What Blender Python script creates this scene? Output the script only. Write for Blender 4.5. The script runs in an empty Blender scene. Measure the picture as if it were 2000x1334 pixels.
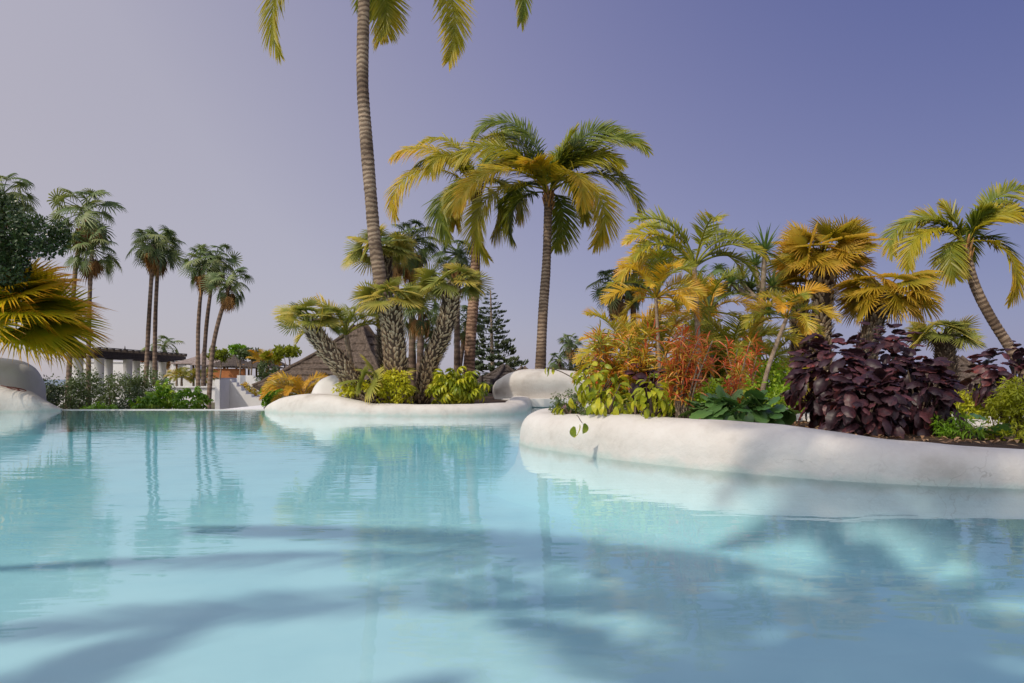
import bpy, bmesh, math, random
import numpy as np
from mathutils import Vector, Matrix, noise
random.seed(7)
RS = np.random.RandomState(11)
R = math.radians
SC = bpy.context.scene
COL = SC.collection
# ------------------------------------------------------------------ camera
CAM_H, FPX, HOR = 0.8, 1333.0, 740.0
cd = bpy.data.cameras.new('camera'); cam = bpy.data.objects.new('camera', cd); COL.objects.link(cam)
cam.location = (0, 0, CAM_H); cam.rotation_euler = (R(90), 0, 0)
cd.sensor_width = 36; cd.lens = 36*FPX/2000; cd.shift_y = (HOR-667)/2000
cd.clip_start = .05; cd.clip_end = 9000
SC.camera = cam
# ------------------------------------------------------------------ light
SUN_EL, SUN_AZ = R(46), R(224)          # azimuth counter-clockwise from +X of the place the sun stands
sdir = Vector((math.cos(SUN_EL)*math.cos(SUN_AZ), math.cos(SUN_EL)*math.sin(SUN_AZ), math.sin(SUN_EL)))
sl = bpy.data.lights.new('sun', 'SUN'); sl.energy = 2.55; sl.angle = R(.55); sl.color = (1, .885, .72)
so = bpy.data.objects.new('sun', sl); COL.objects.link(so)
so.rotation_euler = sdir.to_track_quat('Z', 'Y').to_euler(); so.location = (0, 0, 30)
w = bpy.data.worlds.new('World'); SC.world = w; w.use_nodes = True
nt = w.node_tree; nt.nodes.clear()
sky = nt.nodes.new('ShaderNodeTexSky'); sky.sky_type = 'NISHITA'; sky.sun_disc = False
sky.sun_elevation = SUN_EL; sky.sun_rotation = math.atan2(sdir.x, sdir.y)
sky.air_density = 1.0; sky.dust_density = 1.2; sky.ozone_density = 2.0; sky.altitude = 0
# hazy lavender air: paler low down and towards the sun's side, deeper violet-blue high up and away from it
tcw = nt.nodes.new('ShaderNodeTexCoord'); sxyz = nt.nodes.new('ShaderNodeSeparateXYZ'); nt.links.new(tcw.outputs['Generated'], sxyz.inputs[0])
zc = nt.nodes.new('ShaderNodeMath'); zc.operation = 'MAXIMUM'; zc.inputs[1].default_value = 0; nt.links.new(sxyz.outputs[2], zc.inputs[0])
dt = nt.nodes.new('ShaderNodeVectorMath'); dt.operation = 'DOT_PRODUCT'; dt.inputs[1].default_value = sdir; nt.links.new(tcw.outputs['Generated'], dt.inputs[0])
za = nt.nodes.new('ShaderNodeMath'); za.operation = 'MULTIPLY_ADD'; za.inputs[1].default_value = .85; za.inputs[2].default_value = 0; nt.links.new(zc.outputs[0], za.inputs[0])
zb_ = nt.nodes.new('ShaderNodeMath'); zb_.operation = 'MULTIPLY_ADD'; zb_.inputs[1].default_value = -.62; nt.links.new(dt.outputs['Value'], zb_.inputs[0]); nt.links.new(za.outputs[0], zb_.inputs[2])
gm = nt.nodes.new('ShaderNodeMath'); gm.operation = 'MAXIMUM'; gm.inputs[1].default_value = 0; nt.links.new(dt.outputs['Value'], gm.inputs[0])
gp = nt.nodes.new('ShaderNodeMath'); gp.operation = 'POWER'; gp.inputs[1].default_value = 3; nt.links.new(gm.outputs[0], gp.inputs[0])
gc = nt.nodes.new('ShaderNodeVectorMath'); gc.operation = 'SCALE'; gc.inputs[0].default_value = (12.5, 13.2, 13.8); nt.links.new(gp.outputs[0], gc.inputs[3])
rp = nt.nodes.new('ShaderNodeValToRGB'); el_ = rp.color_ramp.elements
while len(el_) < 5: el_.new(.5)
for e_, (p_, c_) in zip(el_, [(.0, (5.7, 5.15, 5.4)), (.26, (4.75, 4.5, 5.4)), (.44, (2.65, 2.6, 4.45)), (.56, (1.15, 1.3, 3.35)), (.95, (.9, 1.4, 3.6))]): e_.position = p_; e_.color = (c_[0]/10, c_[1]/10, c_[2]/10, 1)
nt.links.new(zb_.outputs[0], rp.inputs[0])
sc_ = nt.nodes.new('ShaderNodeVectorMath'); sc_.operation = 'SCALE'; sc_.inputs[3].default_value = 10; nt.links.new(rp.outputs[0], sc_.inputs[0])
mx = nt.nodes.new('ShaderNodeMix'); mx.data_type = 'RGBA'; mx.inputs[0].default_value = .82
bg = nt.nodes.new('ShaderNodeBackground'); bg.inputs[1].default_value = .1
wo = nt.nodes.new('ShaderNodeOutputWorld')
nt.links.new(sky.outputs[0], mx.inputs[6]); ga = nt.nodes.new('ShaderNodeVectorMath'); ga.operation = 'ADD'; nt.links.new(sc_.outputs[0], ga.inputs[0]); nt.links.new(gc.outputs[0], ga.inputs[1]); nt.links.new(ga.outputs[0], mx.inputs[7])
nt.links.new(mx.outputs[2], bg.inputs[0]); nt.links.new(bg.outputs[0], wo.inputs[0])
SC.view_settings.view_transform = 'Standard'; SC.view_settings.look = 'None'
SC.view_settings.exposure = 0; SC.view_settings.gamma = 1; SC.view_settings.use_curve_mapping = False
SC.render.engine = 'CYCLES'
cy = SC.cycles; cy.max_bounces = 8; cy.transparent_max_bounces = 12; cy.diffuse_bounces = 4; cy.glossy_bounces = 4
cy.use_denoising = True; cy.caustics_reflective = False; cy.caustics_refractive = False

# ------------------------------------------------------------------ helpers
def at(px, py, D): return Vector(((px-1000)/FPX*D, D, CAM_H-(py-HOR)/FPX*D))
def link(o, parent=None):
    COL.objects.link(o)
    if parent is not None: o.parent = parent
    return o
def tag(o, label=None, cat=None, group=None, kind=None):
    if label: o['label'] = label
    if cat: o['category'] = cat
    if group: o['group'] = group
    if kind: o['kind'] = kind
    return o
def empty(name, loc, label, cat, group=None):
    o = bpy.data.objects.new(name, None); o.location = loc; o.empty_display_size = .2
    link(o); return tag(o, label, cat, group)
def mk(name, V, F, mat, tip=None, smooth=True):
    me = bpy.data.meshes.new(name)
    me.from_pydata([tuple(v) for v in V], [], [tuple(int(i) for i in f) for f in F])
    if tip is not None:
        a = me.attributes.new('tip', 'FLOAT', 'POINT'); a.data.foreach_set('value', np.asarray(tip, dtype=np.float32))
    if smooth: me.polygons.foreach_set('use_smooth', [True]*len(me.polygons))
    if mat: me.materials.append(mat)
    me.update(); return me
def obj(name, me, parent=None, loc=(0, 0, 0), rot=(0, 0, 0), scale=1.0):
    o = bpy.data.objects.new(name, me); o.location = loc; o.rotation_euler = rot
    o.scale = (scale,)*3 if not hasattr(scale, '__len__') else scale
    return link(o, parent)
class G:                                   # geometry collector
    def __init__(s): s.V = []; s.F = []; s.T = []
    def add(s, V, F, T=None):
        b = len(s.V); s.V += [tuple(v) for v in V]; s.F += [tuple(int(i)+b for i in f) for f in F]
        s.T += list(T) if T is not None else [0.0]*len(V)
    def mesh(s, name, mat, smooth=True): return mk(name, s.V, s.F, mat, s.T, smooth)
    def box(s, a, b, rz=0, c=None):
        x0, y0, z0 = a; x1, y1, z1 = b
        V = [(x, y, z) for z in (z0, z1) for x, y in ((x0, y0), (x1, y0), (x1, y1), (x0, y1))]
        if rz:
            c = c or ((x0+x1)/2, (y0+y1)/2); q, p = math.cos(rz), math.sin(rz)
            V = [(c[0]+(x-c[0])*q-(y-c[1])*p, c[1]+(x-c[0])*p+(y-c[1])*q, z) for x, y, z in V]
        s.add(V, [(3, 2, 1, 0), (4, 5, 6, 7), (0, 1, 5, 4), (1, 2, 6, 5), (2, 3, 7, 6), (3, 0, 4, 7)])
    def prism(s, P, d):                    # polygon P (3D pts) extruded by vector d
        n = len(P); V = [Vector(p) for p in P]+[Vector(p)+Vector(d) for p in P]
        s.add(V, [tuple(range(n))[::-1], tuple(range(n, 2*n))]+[(i, (i+1) % n, n+(i+1) % n, n+i) for i in range(n)])
def catmull(P, n, closed=False):
    P = [np.array(p, float) for p in P]; m = len(P); out = []
    segs = m if closed else m-1
    for i in range(segs):
        if closed: p0, p1, p2, p3 = P[(i-1) % m], P[i], P[(i+1) % m], P[(i+2) % m]
        else: p0, p1, p2, p3 = P[max(i-1, 0)], P[i], P[i+1], P[min(i+2, m-1)]
        for k in range(n):
            t = k/n
            out.append(.5*((2*p1)+(-p0+p2)*t+(2*p0-5*p1+4*p2-p3)*t*t+(-p0+3*p1-3*p2+p3)*t**3))
    if not closed: out.append(P[-1])
    return np.array(out)
def tube(P, rad, ns=10, g=None, cap=True, vfun=None):
    P = np.asarray(P, float); n = len(P); rad = np.broadcast_to(rad, (n,))
    T = np.gradient(P, axis=0); T /= np.linalg.norm(T, axis=1)[:, None]+1e-9
    up = np.array([0, 0, 1.0]) if abs(T[0][2]) < .9 else np.array([0, 1.0, 0])
    V = []; tip = []; L = np.concatenate([[0], np.cumsum(np.linalg.norm(np.diff(P, axis=0), axis=1))])
    a = np.arange(ns)*2*math.pi/ns
    for i in range(n):
        u = np.cross(up, T[i]); u /= np.linalg.norm(u)+1e-9; v = np.cross(T[i], u); up = v if abs(T[0][2]) < .9 else np.cross(T[i], np.cross(np.array([0, 1., 0]), T[i]))
        V.append(P[i]+rad[i]*(np.cos(a)[:, None]*u+np.sin(a)[:, None]*v)); tip += [L[i]]*ns
    V = np.concatenate(V)
    F = [(i*ns+j, i*ns+(j+1) % ns, (i+1)*ns+(j+1) % ns, (i+1)*ns+j) for i in range(n-1) for j in range(ns)]
    if cap: F += [tuple(range(ns))[::-1], tuple(range((n-1)*ns, n*ns))]
    g = g or G(); g.add(V, F, tip); return g

# ------------------------------------------------------------------ materials
def base_mat(name):
    m = bpy.data.materials.new(name); m.use_nodes = True; t = m.node_tree; t.nodes.clear()
    return m, t, t.nodes.new('ShaderNodeOutputMaterial')
def N(t, typ, **kw):
    n = t.nodes.new('ShaderNode'+typ)
    for k, v in kw.items(): setattr(n, k, v)
    return n
def ramp(t, fac, stops, interp='LINEAR'):
    r = N(t, 'ValToRGB'); r.color_ramp.interpolation = interp; el = r.color_ramp.elements
    while len(el) < len(stops): el.new(.5)
    for e, (p, c) in zip(el, stops): e.position = p; e.color = (*c, 1)
    t.links.new(fac, r.inputs[0]); return r.outputs[0]
def leafmat(name, stops, rough=.42, trans=.35, rnd=.5, tipw=.75, spec=.4, vein=0):
    """colour ramp driven by position on the leaf + a random value per leaf"""
    m, t, out = base_mat(name); L = t.links
    at_ = N(t, 'Attribute', attribute_name='tip'); oi = N(t, 'ObjectInfo')
    tc = N(t, 'TexCoord'); nz = N(t, 'TexNoise'); nz.inputs['Scale'].default_value = 3.2; nz.inputs['Detail'].default_value = 3
    L.new(tc.outputs['Object'], nz.inputs['Vector'])
    a = N(t, 'Math', operation='MULTIPLY'); a.inputs[1].default_value = tipw; L.new(at_.outputs['Fac'], a.inputs[0])
    b = N(t, 'Math', operation='MULTIPLY_ADD'); b.inputs[1].default_value = rnd; L.new(oi.outputs['Random'], b.inputs[0]); L.new(a.outputs[0], b.inputs[2])
    c = N(t, 'Math', operation='MULTIPLY_ADD'); c.inputs[1].default_value = .7; L.new(nz.outputs[0], c.inputs[0]); L.new(b.outputs[0], c.inputs[2])
    d = N(t, 'Math', operation='SUBTRACT'); d.inputs[1].default_value = .35; L.new(c.outputs[0], d.inputs[0])
    col = ramp(t, d.outputs[0], stops)
    p = N(t, 'BsdfPrincipled'); p.inputs['Roughness'].default_value = rough; p.inputs['Specular IOR Level'].default_value = spec
    tr = N(t, 'BsdfTranslucent'); mix = N(t, 'MixShader'); mix.inputs[0].default_value = trans
    L.new(col, p.inputs['Base Color']); 
    br = N(t, 'Mix', data_type='RGBA', blend_type='MULTIPLY'); br.inputs[0].default_value = 1; br.inputs[7].default_value = (1.35, 1.25, .7, 1)
    L.new(col, br.inputs[6]); L.new(br.outputs[2], tr.inputs[0])
    L.new(p.outputs[0], mix.inputs[1]); L.new(tr.outputs[0], mix.inputs[2]); L.new(mix.outputs[0], out.inputs[0])
    return m
def noisemat(name, stops, scale=6, detail=5, rough=.85, bump=.3, bdist=.02, stretch=(1, 1, 1), coord='Object', bscale=None):
    m, t, out = base_mat(name); L = t.links
    tc = N(t, 'TexCoord'); mp = N(t, 'Mapping'); mp.inputs['Scale'].default_value = stretch
    L.new(tc.outputs[coord], mp.inputs[0]); nz = N(t, 'TexNoise'); nz.inputs['Scale'].default_value = scale; nz.inputs['Detail'].default_value = detail
    L.new(mp.outputs[0], nz.inputs['Vector'])
    col = ramp(t, nz.outputs[0], stops)
    p = N(t, 'BsdfPrincipled'); p.inputs['Roughness'].default_value = rough; p.inputs['Specular IOR Level'].default_value = .3
    L.new(col, p.inputs['Base Color'])
    n2 = N(t, 'TexNoise'); n2.inputs['Scale'].default_value = bscale or scale*4; n2.inputs['Detail'].default_value = 6; L.new(mp.outputs[0], n2.inputs['Vector'])
    bp = N(t, 'Bump'); bp.inputs['Strength'].default_value = bump; bp.inputs['Distance'].default_value = bdist
    L.new(n2.outputs[0], bp.inputs['Height']); L.new(bp.outputs[0], p.inputs['Normal']); L.new(p.outputs[0], out.inputs[0])
    return m
def coconut_bark(name, pale, dark, step):
    m, t, out = base_mat(name); L = t.links
    a = N(t, 'Attribute', attribute_name='tip'); tc = N(t, 'TexCoord')
    nz = N(t, 'TexNoise'); nz.inputs['Scale'].default_value = 2.6; nz.inputs['Detail'].default_value = 7; L.new(tc.outputs['Object'], nz.inputs['Vector'])
    s = N(t, 'Math', operation='MULTIPLY_ADD'); s.inputs[1].default_value = .20; L.new(nz.outputs[0], s.inputs[0]); L.new(a.outputs['Fac'], s.inputs[2])
    d = N(t, 'Math', operation='DIVIDE'); d.inputs[1].default_value = step; L.new(s.outputs[0], d.inputs[0])
    f = N(t, 'Math', operation='FRACT'); L.new(d.outputs[0], f.inputs[0])
    n2 = N(t, 'TexNoise'); n2.inputs['Scale'].default_value = 9; n2.inputs['Detail'].default_value = 6; L.new(tc.outputs['Object'], n2.inputs['Vector'])
    g_ = N(t, 'Math', operation='MULTIPLY_ADD'); g_.inputs[1].default_value = .9; L.new(n2.outputs[0], g_.inputs[0]); L.new(f.outputs[0], g_.inputs[2])
    col = ramp(t, g_.outputs[0], [(.35, dark), (.62, pale), (.95, pale), (1.0, dark)])
    n3 = N(t, 'TexNoise'); n3.inputs['Scale'].default_value = 1.1; L.new(tc.outputs['Object'], n3.inputs['Vector'])
    c3 = ramp(t, n3.outputs[0], [(.36, (.5, .44, .40)), (.62, (1.15, 1.12, 1.1))])
    mu = N(t, 'Mix', data_type='RGBA', blend_type='MULTIPLY'); mu.inputs[0].default_value = 1; L.new(col, mu.inputs[6]); L.new(c3, mu.inputs[7])
    p = N(t, 'BsdfPrincipled'); p.inputs['Roughness'].default_value = .85; L.new(mu.outputs[2], p.inputs['Base Color'])
    bp = N(t, 'Bump'); bp.inputs['Strength'].default_value = .5; bp.inputs['Distance'].default_value = .03
    L.new(n2.outputs[0], bp.inputs['Height']); L.new(bp.outputs[0], p.inputs['Normal']); L.new(p.outputs[0], out.inputs[0])
    return m
def tipmat(name, stops, rough=.8, nscale=12, namt=.5):
    m, t, out = base_mat(name); L = t.links
    a = N(t, 'Attribute', attribute_name='tip'); tc = N(t, 'TexCoord'); nz = N(t, 'TexNoise'); nz.inputs['Scale'].default_value = nscale
    L.new(tc.outputs['Object'], nz.inputs['Vector'])
    s = N(t, 'Math', operation='MULTIPLY_ADD'); s.inputs[1].default_value = namt; L.new(nz.outputs[0], s.inputs[0]); L.new(a.outputs['Fac'], s.inputs[2])
    s2 = N(t, 'Math', operation='SUBTRACT'); s2.inputs[1].default_value = namt/2; L.new(s.outputs[0], s2.inputs[0])
    col = ramp(t, s2.outputs[0], stops)
    p = N(t, 'BsdfPrincipled'); p.inputs['Roughness'].default_value = rough; L.new(col, p.inputs['Base Color']); L.new(p.outputs[0], out.inputs[0])
    return m
M = {}
M['coco'] = leafmat('coconut_leaf', [(0, (.07, .12, .015)), (.4, (.20, .25, .03)), (.75, (.44, .38, .04)), (1, (.58, .34, .05))], rnd=.4, tipw=.55, trans=.45)
M['coco_gold'] = leafmat('coconut_leaf_golden', [(0, (.16, .19, .015)), (.35, (.40, .37, .025)), (.8, (.66, .47, .035)), (1, (.70, .34, .05))], rnd=.4, tipw=.5, trans=.5)
M['washi'] = leafmat('washingtonia_leaf', [(0, (0.048, 0.088, 0.032)), (.5, (0.144, 0.200, 0.064)), (1, (0.400, 0.400, 0.160))], rnd=.5, tipw=.35, trans=.25)
M['dead'] = leafmat('dead_palm_leaf', [(0, (0.145, 0.080, 0.036)), (.5, (0.377, 0.203, 0.072)), (1, (0.609, 0.348, 0.116))], rnd=.6, tipw=.3, trans=.2, rough=.7)
M['fan'] = leafmat('fan_palm_leaf', [(0, (0.120, 0.160, 0.032)), (.5, (0.272, 0.288, 0.056)), (.8, (0.512, 0.416, 0.080)), (1, (0.720, 0.512, 0.128))], rnd=.45, tipw=.6, trans=.3)
M['fan_gold'] = leafmat('fan_palm_leaf_golden', [(0, (.13, .16, .015)), (.4, (.36, .30, .02)), (.75, (.56, .37, .04)), (1, (.66, .36, .05))], rnd=.4, tipw=.7, trans=.5)
M['fan_front'] = leafmat('fan_leaf_bank', [(0, (.10, .15, .012)), (.4, (.34, .36, .015)), (.75, (.66, .46, .015)), (1, (.72, .32, .02))], rnd=.35, tipw=.8, trans=.45)
M['areca'] = leafmat('areca_leaf', [(0, (.10, .14, .015)), (.45, (.30, .31, .03)), (.8, (.58, .42, .035)), (1, (.66, .32, .04))], rnd=.5, tipw=.5, trans=.35)
M['areca_or'] = leafmat('areca_leaf_orange', [(0, (.30, .25, .02)), (.4, (.58, .38, .025)), (1, (.70, .33, .03))], rnd=.5, tipw=.45, trans=.35)
M['green'] = leafmat('bright_leaf', [(0, (.07, .18, .012)), (.5, (.20, .38, .025)), (1, (.48, .54, .05))], rnd=.6, tipw=.35, trans=.4)
M['greygreen'] = leafmat('grey_green_leaf', [(0, (0.056, 0.096, 0.029)), (.5, (0.144, 0.192, 0.072)), (1, (0.320, 0.336, 0.144))], rnd=.4, tipw=.4, trans=.25)
M['dark'] = leafmat('dark_leaf', [(0, (0.018, 0.038, 0.012)), (.5, (0.045, 0.075, 0.022)), (1, (0.150, 0.150, 0.060))], rnd=.4, tipw=.4, trans=.15, rough=.3)
M['yg'] = leafmat('yellow_green_leaf', [(0, (0.145, 0.203, 0.014)), (.5, (0.377, 0.406, 0.022)), (1, (0.720, 0.609, 0.043))], rnd=.6, tipw=.3, trans=.35)
M['lime'] = leafmat('yellow_shrub_leaf', [(0, (0.145, 0.246, 0.014)), (.4, (0.464, 0.464, 0.022)), (1, (0.720, 0.667, 0.043))], rnd=.5, tipw=.4, trans=.3)
M['croton'] = leafmat('croton_leaf', [(0, (.14, .17, .02)), (.35, (.48, .38, .05)), (.55, (.62, .17, .05)), (.8, (.55, .07, .03)), (1, (.72, .38, .10))], rnd=.75, tipw=.4, trans=.3, rough=.35)
M['croton_y'] = leafmat('croton_yellow_leaf', [(0, (0.087, 0.131, 0.014)), (.4, (0.362, 0.319, 0.022)), (.7, (0.652, 0.406, 0.029)), (1, (0.609, 0.102, 0.043))], rnd=.75, tipw=.4, trans=.25, rough=.3)
M['purple'] = leafmat('copper_leaf', [(0, (.020, .010, .015)), (.5, (.050, .021, .030)), (.85, (.13, .042, .048)), (1, (.30, .07, .06))], rnd=.7, tipw=.35, trans=.2, rough=.42, spec=.35)
M['round'] = leafmat('round_leaf', [(0, (.06, .14, .04)), (.5, (.11, .22, .06)), (1, (.24, .34, .12))], rnd=.5, tipw=.3, trans=.2, rough=.25, spec=.5)
M['pand'] = leafmat('screw_pine_leaf', [(0, (0.064, 0.128, 0.032)), (.5, (0.176, 0.256, 0.080)), (1, (0.560, 0.480, 0.160))], rnd=.4, tipw=.5, trans=.2)
M['pine'] = leafmat('pine_needles', [(0, (0.029, 0.051, 0.022)), (.5, (0.072, 0.102, 0.043)), (1, (0.174, 0.189, 0.087))], rnd=.4, tipw=.4, trans=.1)
M['petal'] = leafmat('pink_petal', [(0, (0.500, 0.120, 0.300)), (1, (0.720, 0.400, 0.600))])
M['bark_c'] = coconut_bark('coconut_bark', (.33, .25, .18), (.13, .09, .062), .115)
M['bark_c2'] = coconut_bark('coconut_bark_reddish', (.44, .29, .20), (.17, .10, .065), .13)
M['bark_w'] = coconut_bark('washingtonia_bark', (.26, .19, .145), (.15, .11, .08), .22)
M['stem'] = noisemat('pale_stem', [(.3, (.20, .14, .10)), (.7, (.38, .30, .23))], 20)
M['stem_d'] = noisemat('dark_stem', [(.3, (.06, .04, .03)), (.7, (.14, .10, .07))], 20)
M['petiole'] = noisemat('palm_petiole', [(.3, (.16, .17, .05)), (.7, (.40, .30, .10))], 8)
M['ared'] = noisemat('areca_crownshaft', [(.3, (.20, .12, .05)), (.7, (.42, .20, .06))], 8)
M['boot'] = tipmat('leaf_base_boot', [(0, (.06, .04, .025)), (.3, (.24, .145, .085)), (.6, (.46, .32, .20)), (1, (.62, .49, .34))])
M['boot_d'] = tipmat('leaf_base_boot_dark', [(0, (.035, .025, .018)), (.5, (.11, .078, .055)), (1, (.32, .24, .16))])
M['core'] = noisemat('fibre_core', [(.3, (.03, .02, .013)), (.7, (.085, .055, .038))], 25)
M['white'] = noisemat('white_plaster', [(.25, (.54, .52, .50)), (.5, (.62, .605, .59)), (.75, (.66, .65, .64))], 1.6, 6, .8, .25, .012, bscale=16)
def rim_mat():
    m, t, out = base_mat('rim_plaster'); L = t.links; tc = N(t, 'TexCoord')
    n1 = N(t, 'TexNoise'); n1.inputs['Scale'].default_value = 1.4; n1.inputs['Detail'].default_value = 7; n1.inputs['Roughness'].default_value = .6; L.new(tc.outputs['Object'], n1.inputs['Vector'])
    c1_ = ramp(t, n1.outputs[0], [(.3, (.42, .385, .35)), (.46, (.56, .525, .49)), (.66, (.625, .60, .57))])
    sx = N(t, 'SeparateXYZ'); L.new(tc.outputs['Object'], sx.inputs[0])
    n2 = N(t, 'TexNoise'); n2.inputs['Scale'].default_value = 5; n2.inputs['Detail'].default_value = 5; L.new(tc.outputs['Object'], n2.inputs['Vector'])
    a = N(t, 'Math', operation='MULTIPLY_ADD'); a.inputs[1].default_value = -.16; L.new(n2.outputs[0], a.inputs[0]); L.new(sx.outputs[2], a.inputs[2])
    a2 = N(t, 'Math', operation='ADD'); a2.inputs[1].default_value = .2; L.new(a.outputs[0], a2.inputs[0]); f = ramp(t, a2.outputs[0], [(.05, (0, 0, 0)), (.09, (.7, .7, .7)), (.125, (.7, .7, .7)), (.19, (0, 0, 0))])
    mm = N(t, 'Mix', data_type='RGBA'); L.new(f, mm.inputs[0]); L.new(c1_, mm.inputs[6]); mm.inputs[7].default_value = (.42, .50, .47, 1)
    v = N(t, 'TexVoronoi', feature='DISTANCE_TO_EDGE'); v.inputs['Scale'].default_value = 1.3
    dv = N(t, 'Mix', data_type='RGBA'); dv.inputs[0].default_value = .22; L.new(tc.outputs['Object'], dv.inputs[6]); L.new(n2.outputs['Color'], dv.inputs[7]); L.new(dv.outputs[2], v.inputs['Vector'])
    cr = ramp(t, v.outputs[0], [(0, (.78, .76, .75)), (.004, (1, 1, 1))])
    n3 = N(t, 'TexNoise'); n3.inputs['Scale'].default_value = .9; L.new(tc.outputs['Object'], n3.inputs['Vector']); cm = ramp(t, n3.outputs[0], [(.52, (0, 0, 0)), (.62, (1, 1, 1))])
    cx = N(t, 'Mix', data_type='RGBA', blend_type='MULTIPLY'); L.new(cm, cx.inputs[0]); uw = ramp(t, a2.outputs[0], [(.02, (1, 1, 1)), (.10, (0, 0, 0))]); mu_ = N(t, 'Mix', data_type='RGBA'); L.new(uw, mu_.inputs[0]); L.new(mm.outputs[2], mu_.inputs[6]); mu_.inputs[7].default_value = (.80, .88, .92, 1); L.new(mu_.outputs[2], cx.inputs[6]); L.new(cr, cx.inputs[7])
    p = N(t, 'BsdfPrincipled'); p.inputs['Roughness'].default_value = .78; p.inputs['Specular IOR Level'].default_value = .3; L.new(cx.outputs[2], p.inputs['Base Color'])
    n4 = N(t, 'TexNoise'); n4.inputs['Scale'].default_value = 6; n4.inputs['Detail'].default_value = 9; n4.inputs['Roughness'].default_value = .65; L.new(tc.outputs['Object'], n4.inputs['Vector'])
    bp = N(t, 'Bump'); bp.inputs['Strength'].default_value = .55; bp.inputs['Distance'].default_value = .035; L.new(n4.outputs[0], bp.inputs['Height']); L.new(bp.outputs[0], p.inputs['Normal'])
    L.new(p.outputs[0], out.inputs[0]); return m
M['rim'] = rim_mat()
M['white_far'] = noisemat('white_render', [(.3, (.66, .65, .66)), (.7, (.76, .75, .75))], 1.2, 4, .85, .15, .01)
M['thatch'] = noisemat('thatch', [(.25, (.055, .04, .032)), (.5, (.125, .092, .072)), (.75, (.22, .165, .13))], 3.5, 8, .95, .9, .06, (3.5, 3.5, .7), bscale=14)
M['thatch_far'] = noisemat('thatch_dark', [(.3, (.05, .04, .037)), (.7, (.12, .095, .08))], 5, 6, .95, .8, .05, (2, 2, 1))
M['darkwood'] = noisemat('dark_timber', [(.3, (.022, .015, .013)), (.7, (.05, .035, .028))], 6, 5, .7, .2, .01)
M['slat'] = noisemat('weathered_slat', [(.3, (.16, .12, .11)), (.7, (.34, .28, .25))], 6, 5, .8)
M['terra'] = noisemat('terracotta_render', [(.3, (.36, .13, .05)), (.7, (.50, .20, .08))], 3, 5, .85)
M['canvas'] = noisemat('parasol_canvas', [(.3, (.30, .10, .05)), (.7, (.42, .16, .08))], 3, 3, .9)
M['soil'] = noisemat('soil', [(.3, (.035, .022, .015)), (.55, (.09, .055, .035)), (.75, (.18, .11, .07))], 14, 8, .95, 1, .04)
M['land'] = noisemat('ground_cover', [(.3, (.05, .06, .02)), (.7, (.16, .13, .08))], .6, 8, .95, .6, .1)
M['sea'] = noisemat('sea', [(.3, (.10, .16, .22)), (.7, (.13, .19, .26))], .02, 4, .35, .1, .2)
M['litter'] = leafmat('leaf_litter', [(0, (0.116, 0.065, 0.036)), (.5, (0.319, 0.174, 0.087)), (1, (0.580, 0.377, 0.203))], trans=.1, rough=.8)
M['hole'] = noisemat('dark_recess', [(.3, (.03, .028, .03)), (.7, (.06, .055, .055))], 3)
M['paint'] = noisemat('sign_paint', [(.3, (.10, .02, .015)), (.7, (.2, .05, .03))], 20)
M['blackmetal'] = noisemat('black_metal', [(.3, (.02, .02, .02)), (.7, (.04, .04, .04))], 20, rough=.5)

# ------------------------------------------------------------------ water and pool
def water_mat():
    m, t, out = base_mat('pool_water'); L = t.links
    tc = N(t, 'TexCoord')
    def nz(scale, st, det, rot=0):
        mp = N(t, 'Mapping'); mp.inputs['Scale'].default_value = st; mp.inputs['Rotation'].default_value = (0, 0, rot)
        L.new(tc.outputs['Object'], mp.inputs[0]); n = N(t, 'TexNoise'); n.inputs['Scale'].default_value = scale; n.inputs['Detail'].default_value = det
        n.inputs['Distortion'].default_value = .3; L.new(mp.outputs[0], n.inputs['Vector']); return n
    a = nz(1.1, (.55, 1.3, 1), 2, R(12)); b = nz(4.5, (.5, 1.5, 1), 2, R(-8)); c = nz(.35, (1, 1, 1), 1)
    b1 = N(t, 'Bump'); b1.inputs['Strength'].default_value = 1; b1.inputs['Distance'].default_value = .0035; L.new(a.outputs[0], b1.inputs['Height'])
    k = N(t, 'Math', operation='MULTIPLY'); L.new(b.outputs[0], k.inputs[0]); L.new(c.outputs[0], k.inputs[1])
    b2 = N(t, 'Bump'); b2.inputs['Strength'].default_value = 1; b2.inputs['Distance'].default_value = .005
    L.new(k.outputs[0], b2.inputs['Height']); L.new(b1.outputs[0], b2.inputs['Normal'])
    fr = N(t, 'Fresnel'); fr.inputs['IOR'].default_value = 1.33; L.new(b2.outputs[0], fr.inputs['Normal'])
    tr = N(t, 'BsdfTransparent'); tr.inputs[0].default_value = (.90, .985, 1, 1)
    gl = N(t, 'BsdfGlossy'); gl.inputs['Roughness'].default_value = .015; gl.inputs[0].default_value = (1, 1, 1, 1); L.new(b2.outputs[0], gl.inputs['Normal'])
    mx_ = N(t, 'MixShader'); L.new(fr.outputs[0], mx_.inputs[0]); L.new(tr.outputs[0], mx_.inputs[1]); L.new(gl.outputs[0], mx_.inputs[2])
    L.new(mx_.outputs[0], out.inputs[0])
    va = N(t, 'VolumeAbsorption'); va.inputs[0].default_value = (0, .88, 1, 1); va.inputs[1].default_value = .155; L.new(va.outputs[0], out.inputs['Volume']); return m
M['water'] = water_mat()
M['floor'] = noisemat('pool_floor_plaster', [(.25, (.70, .81, .87)), (.5, (.80, .88, .92)), (.8, (.87, .93, .96))], 1.3, 6, .9, .2, .01)
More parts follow.
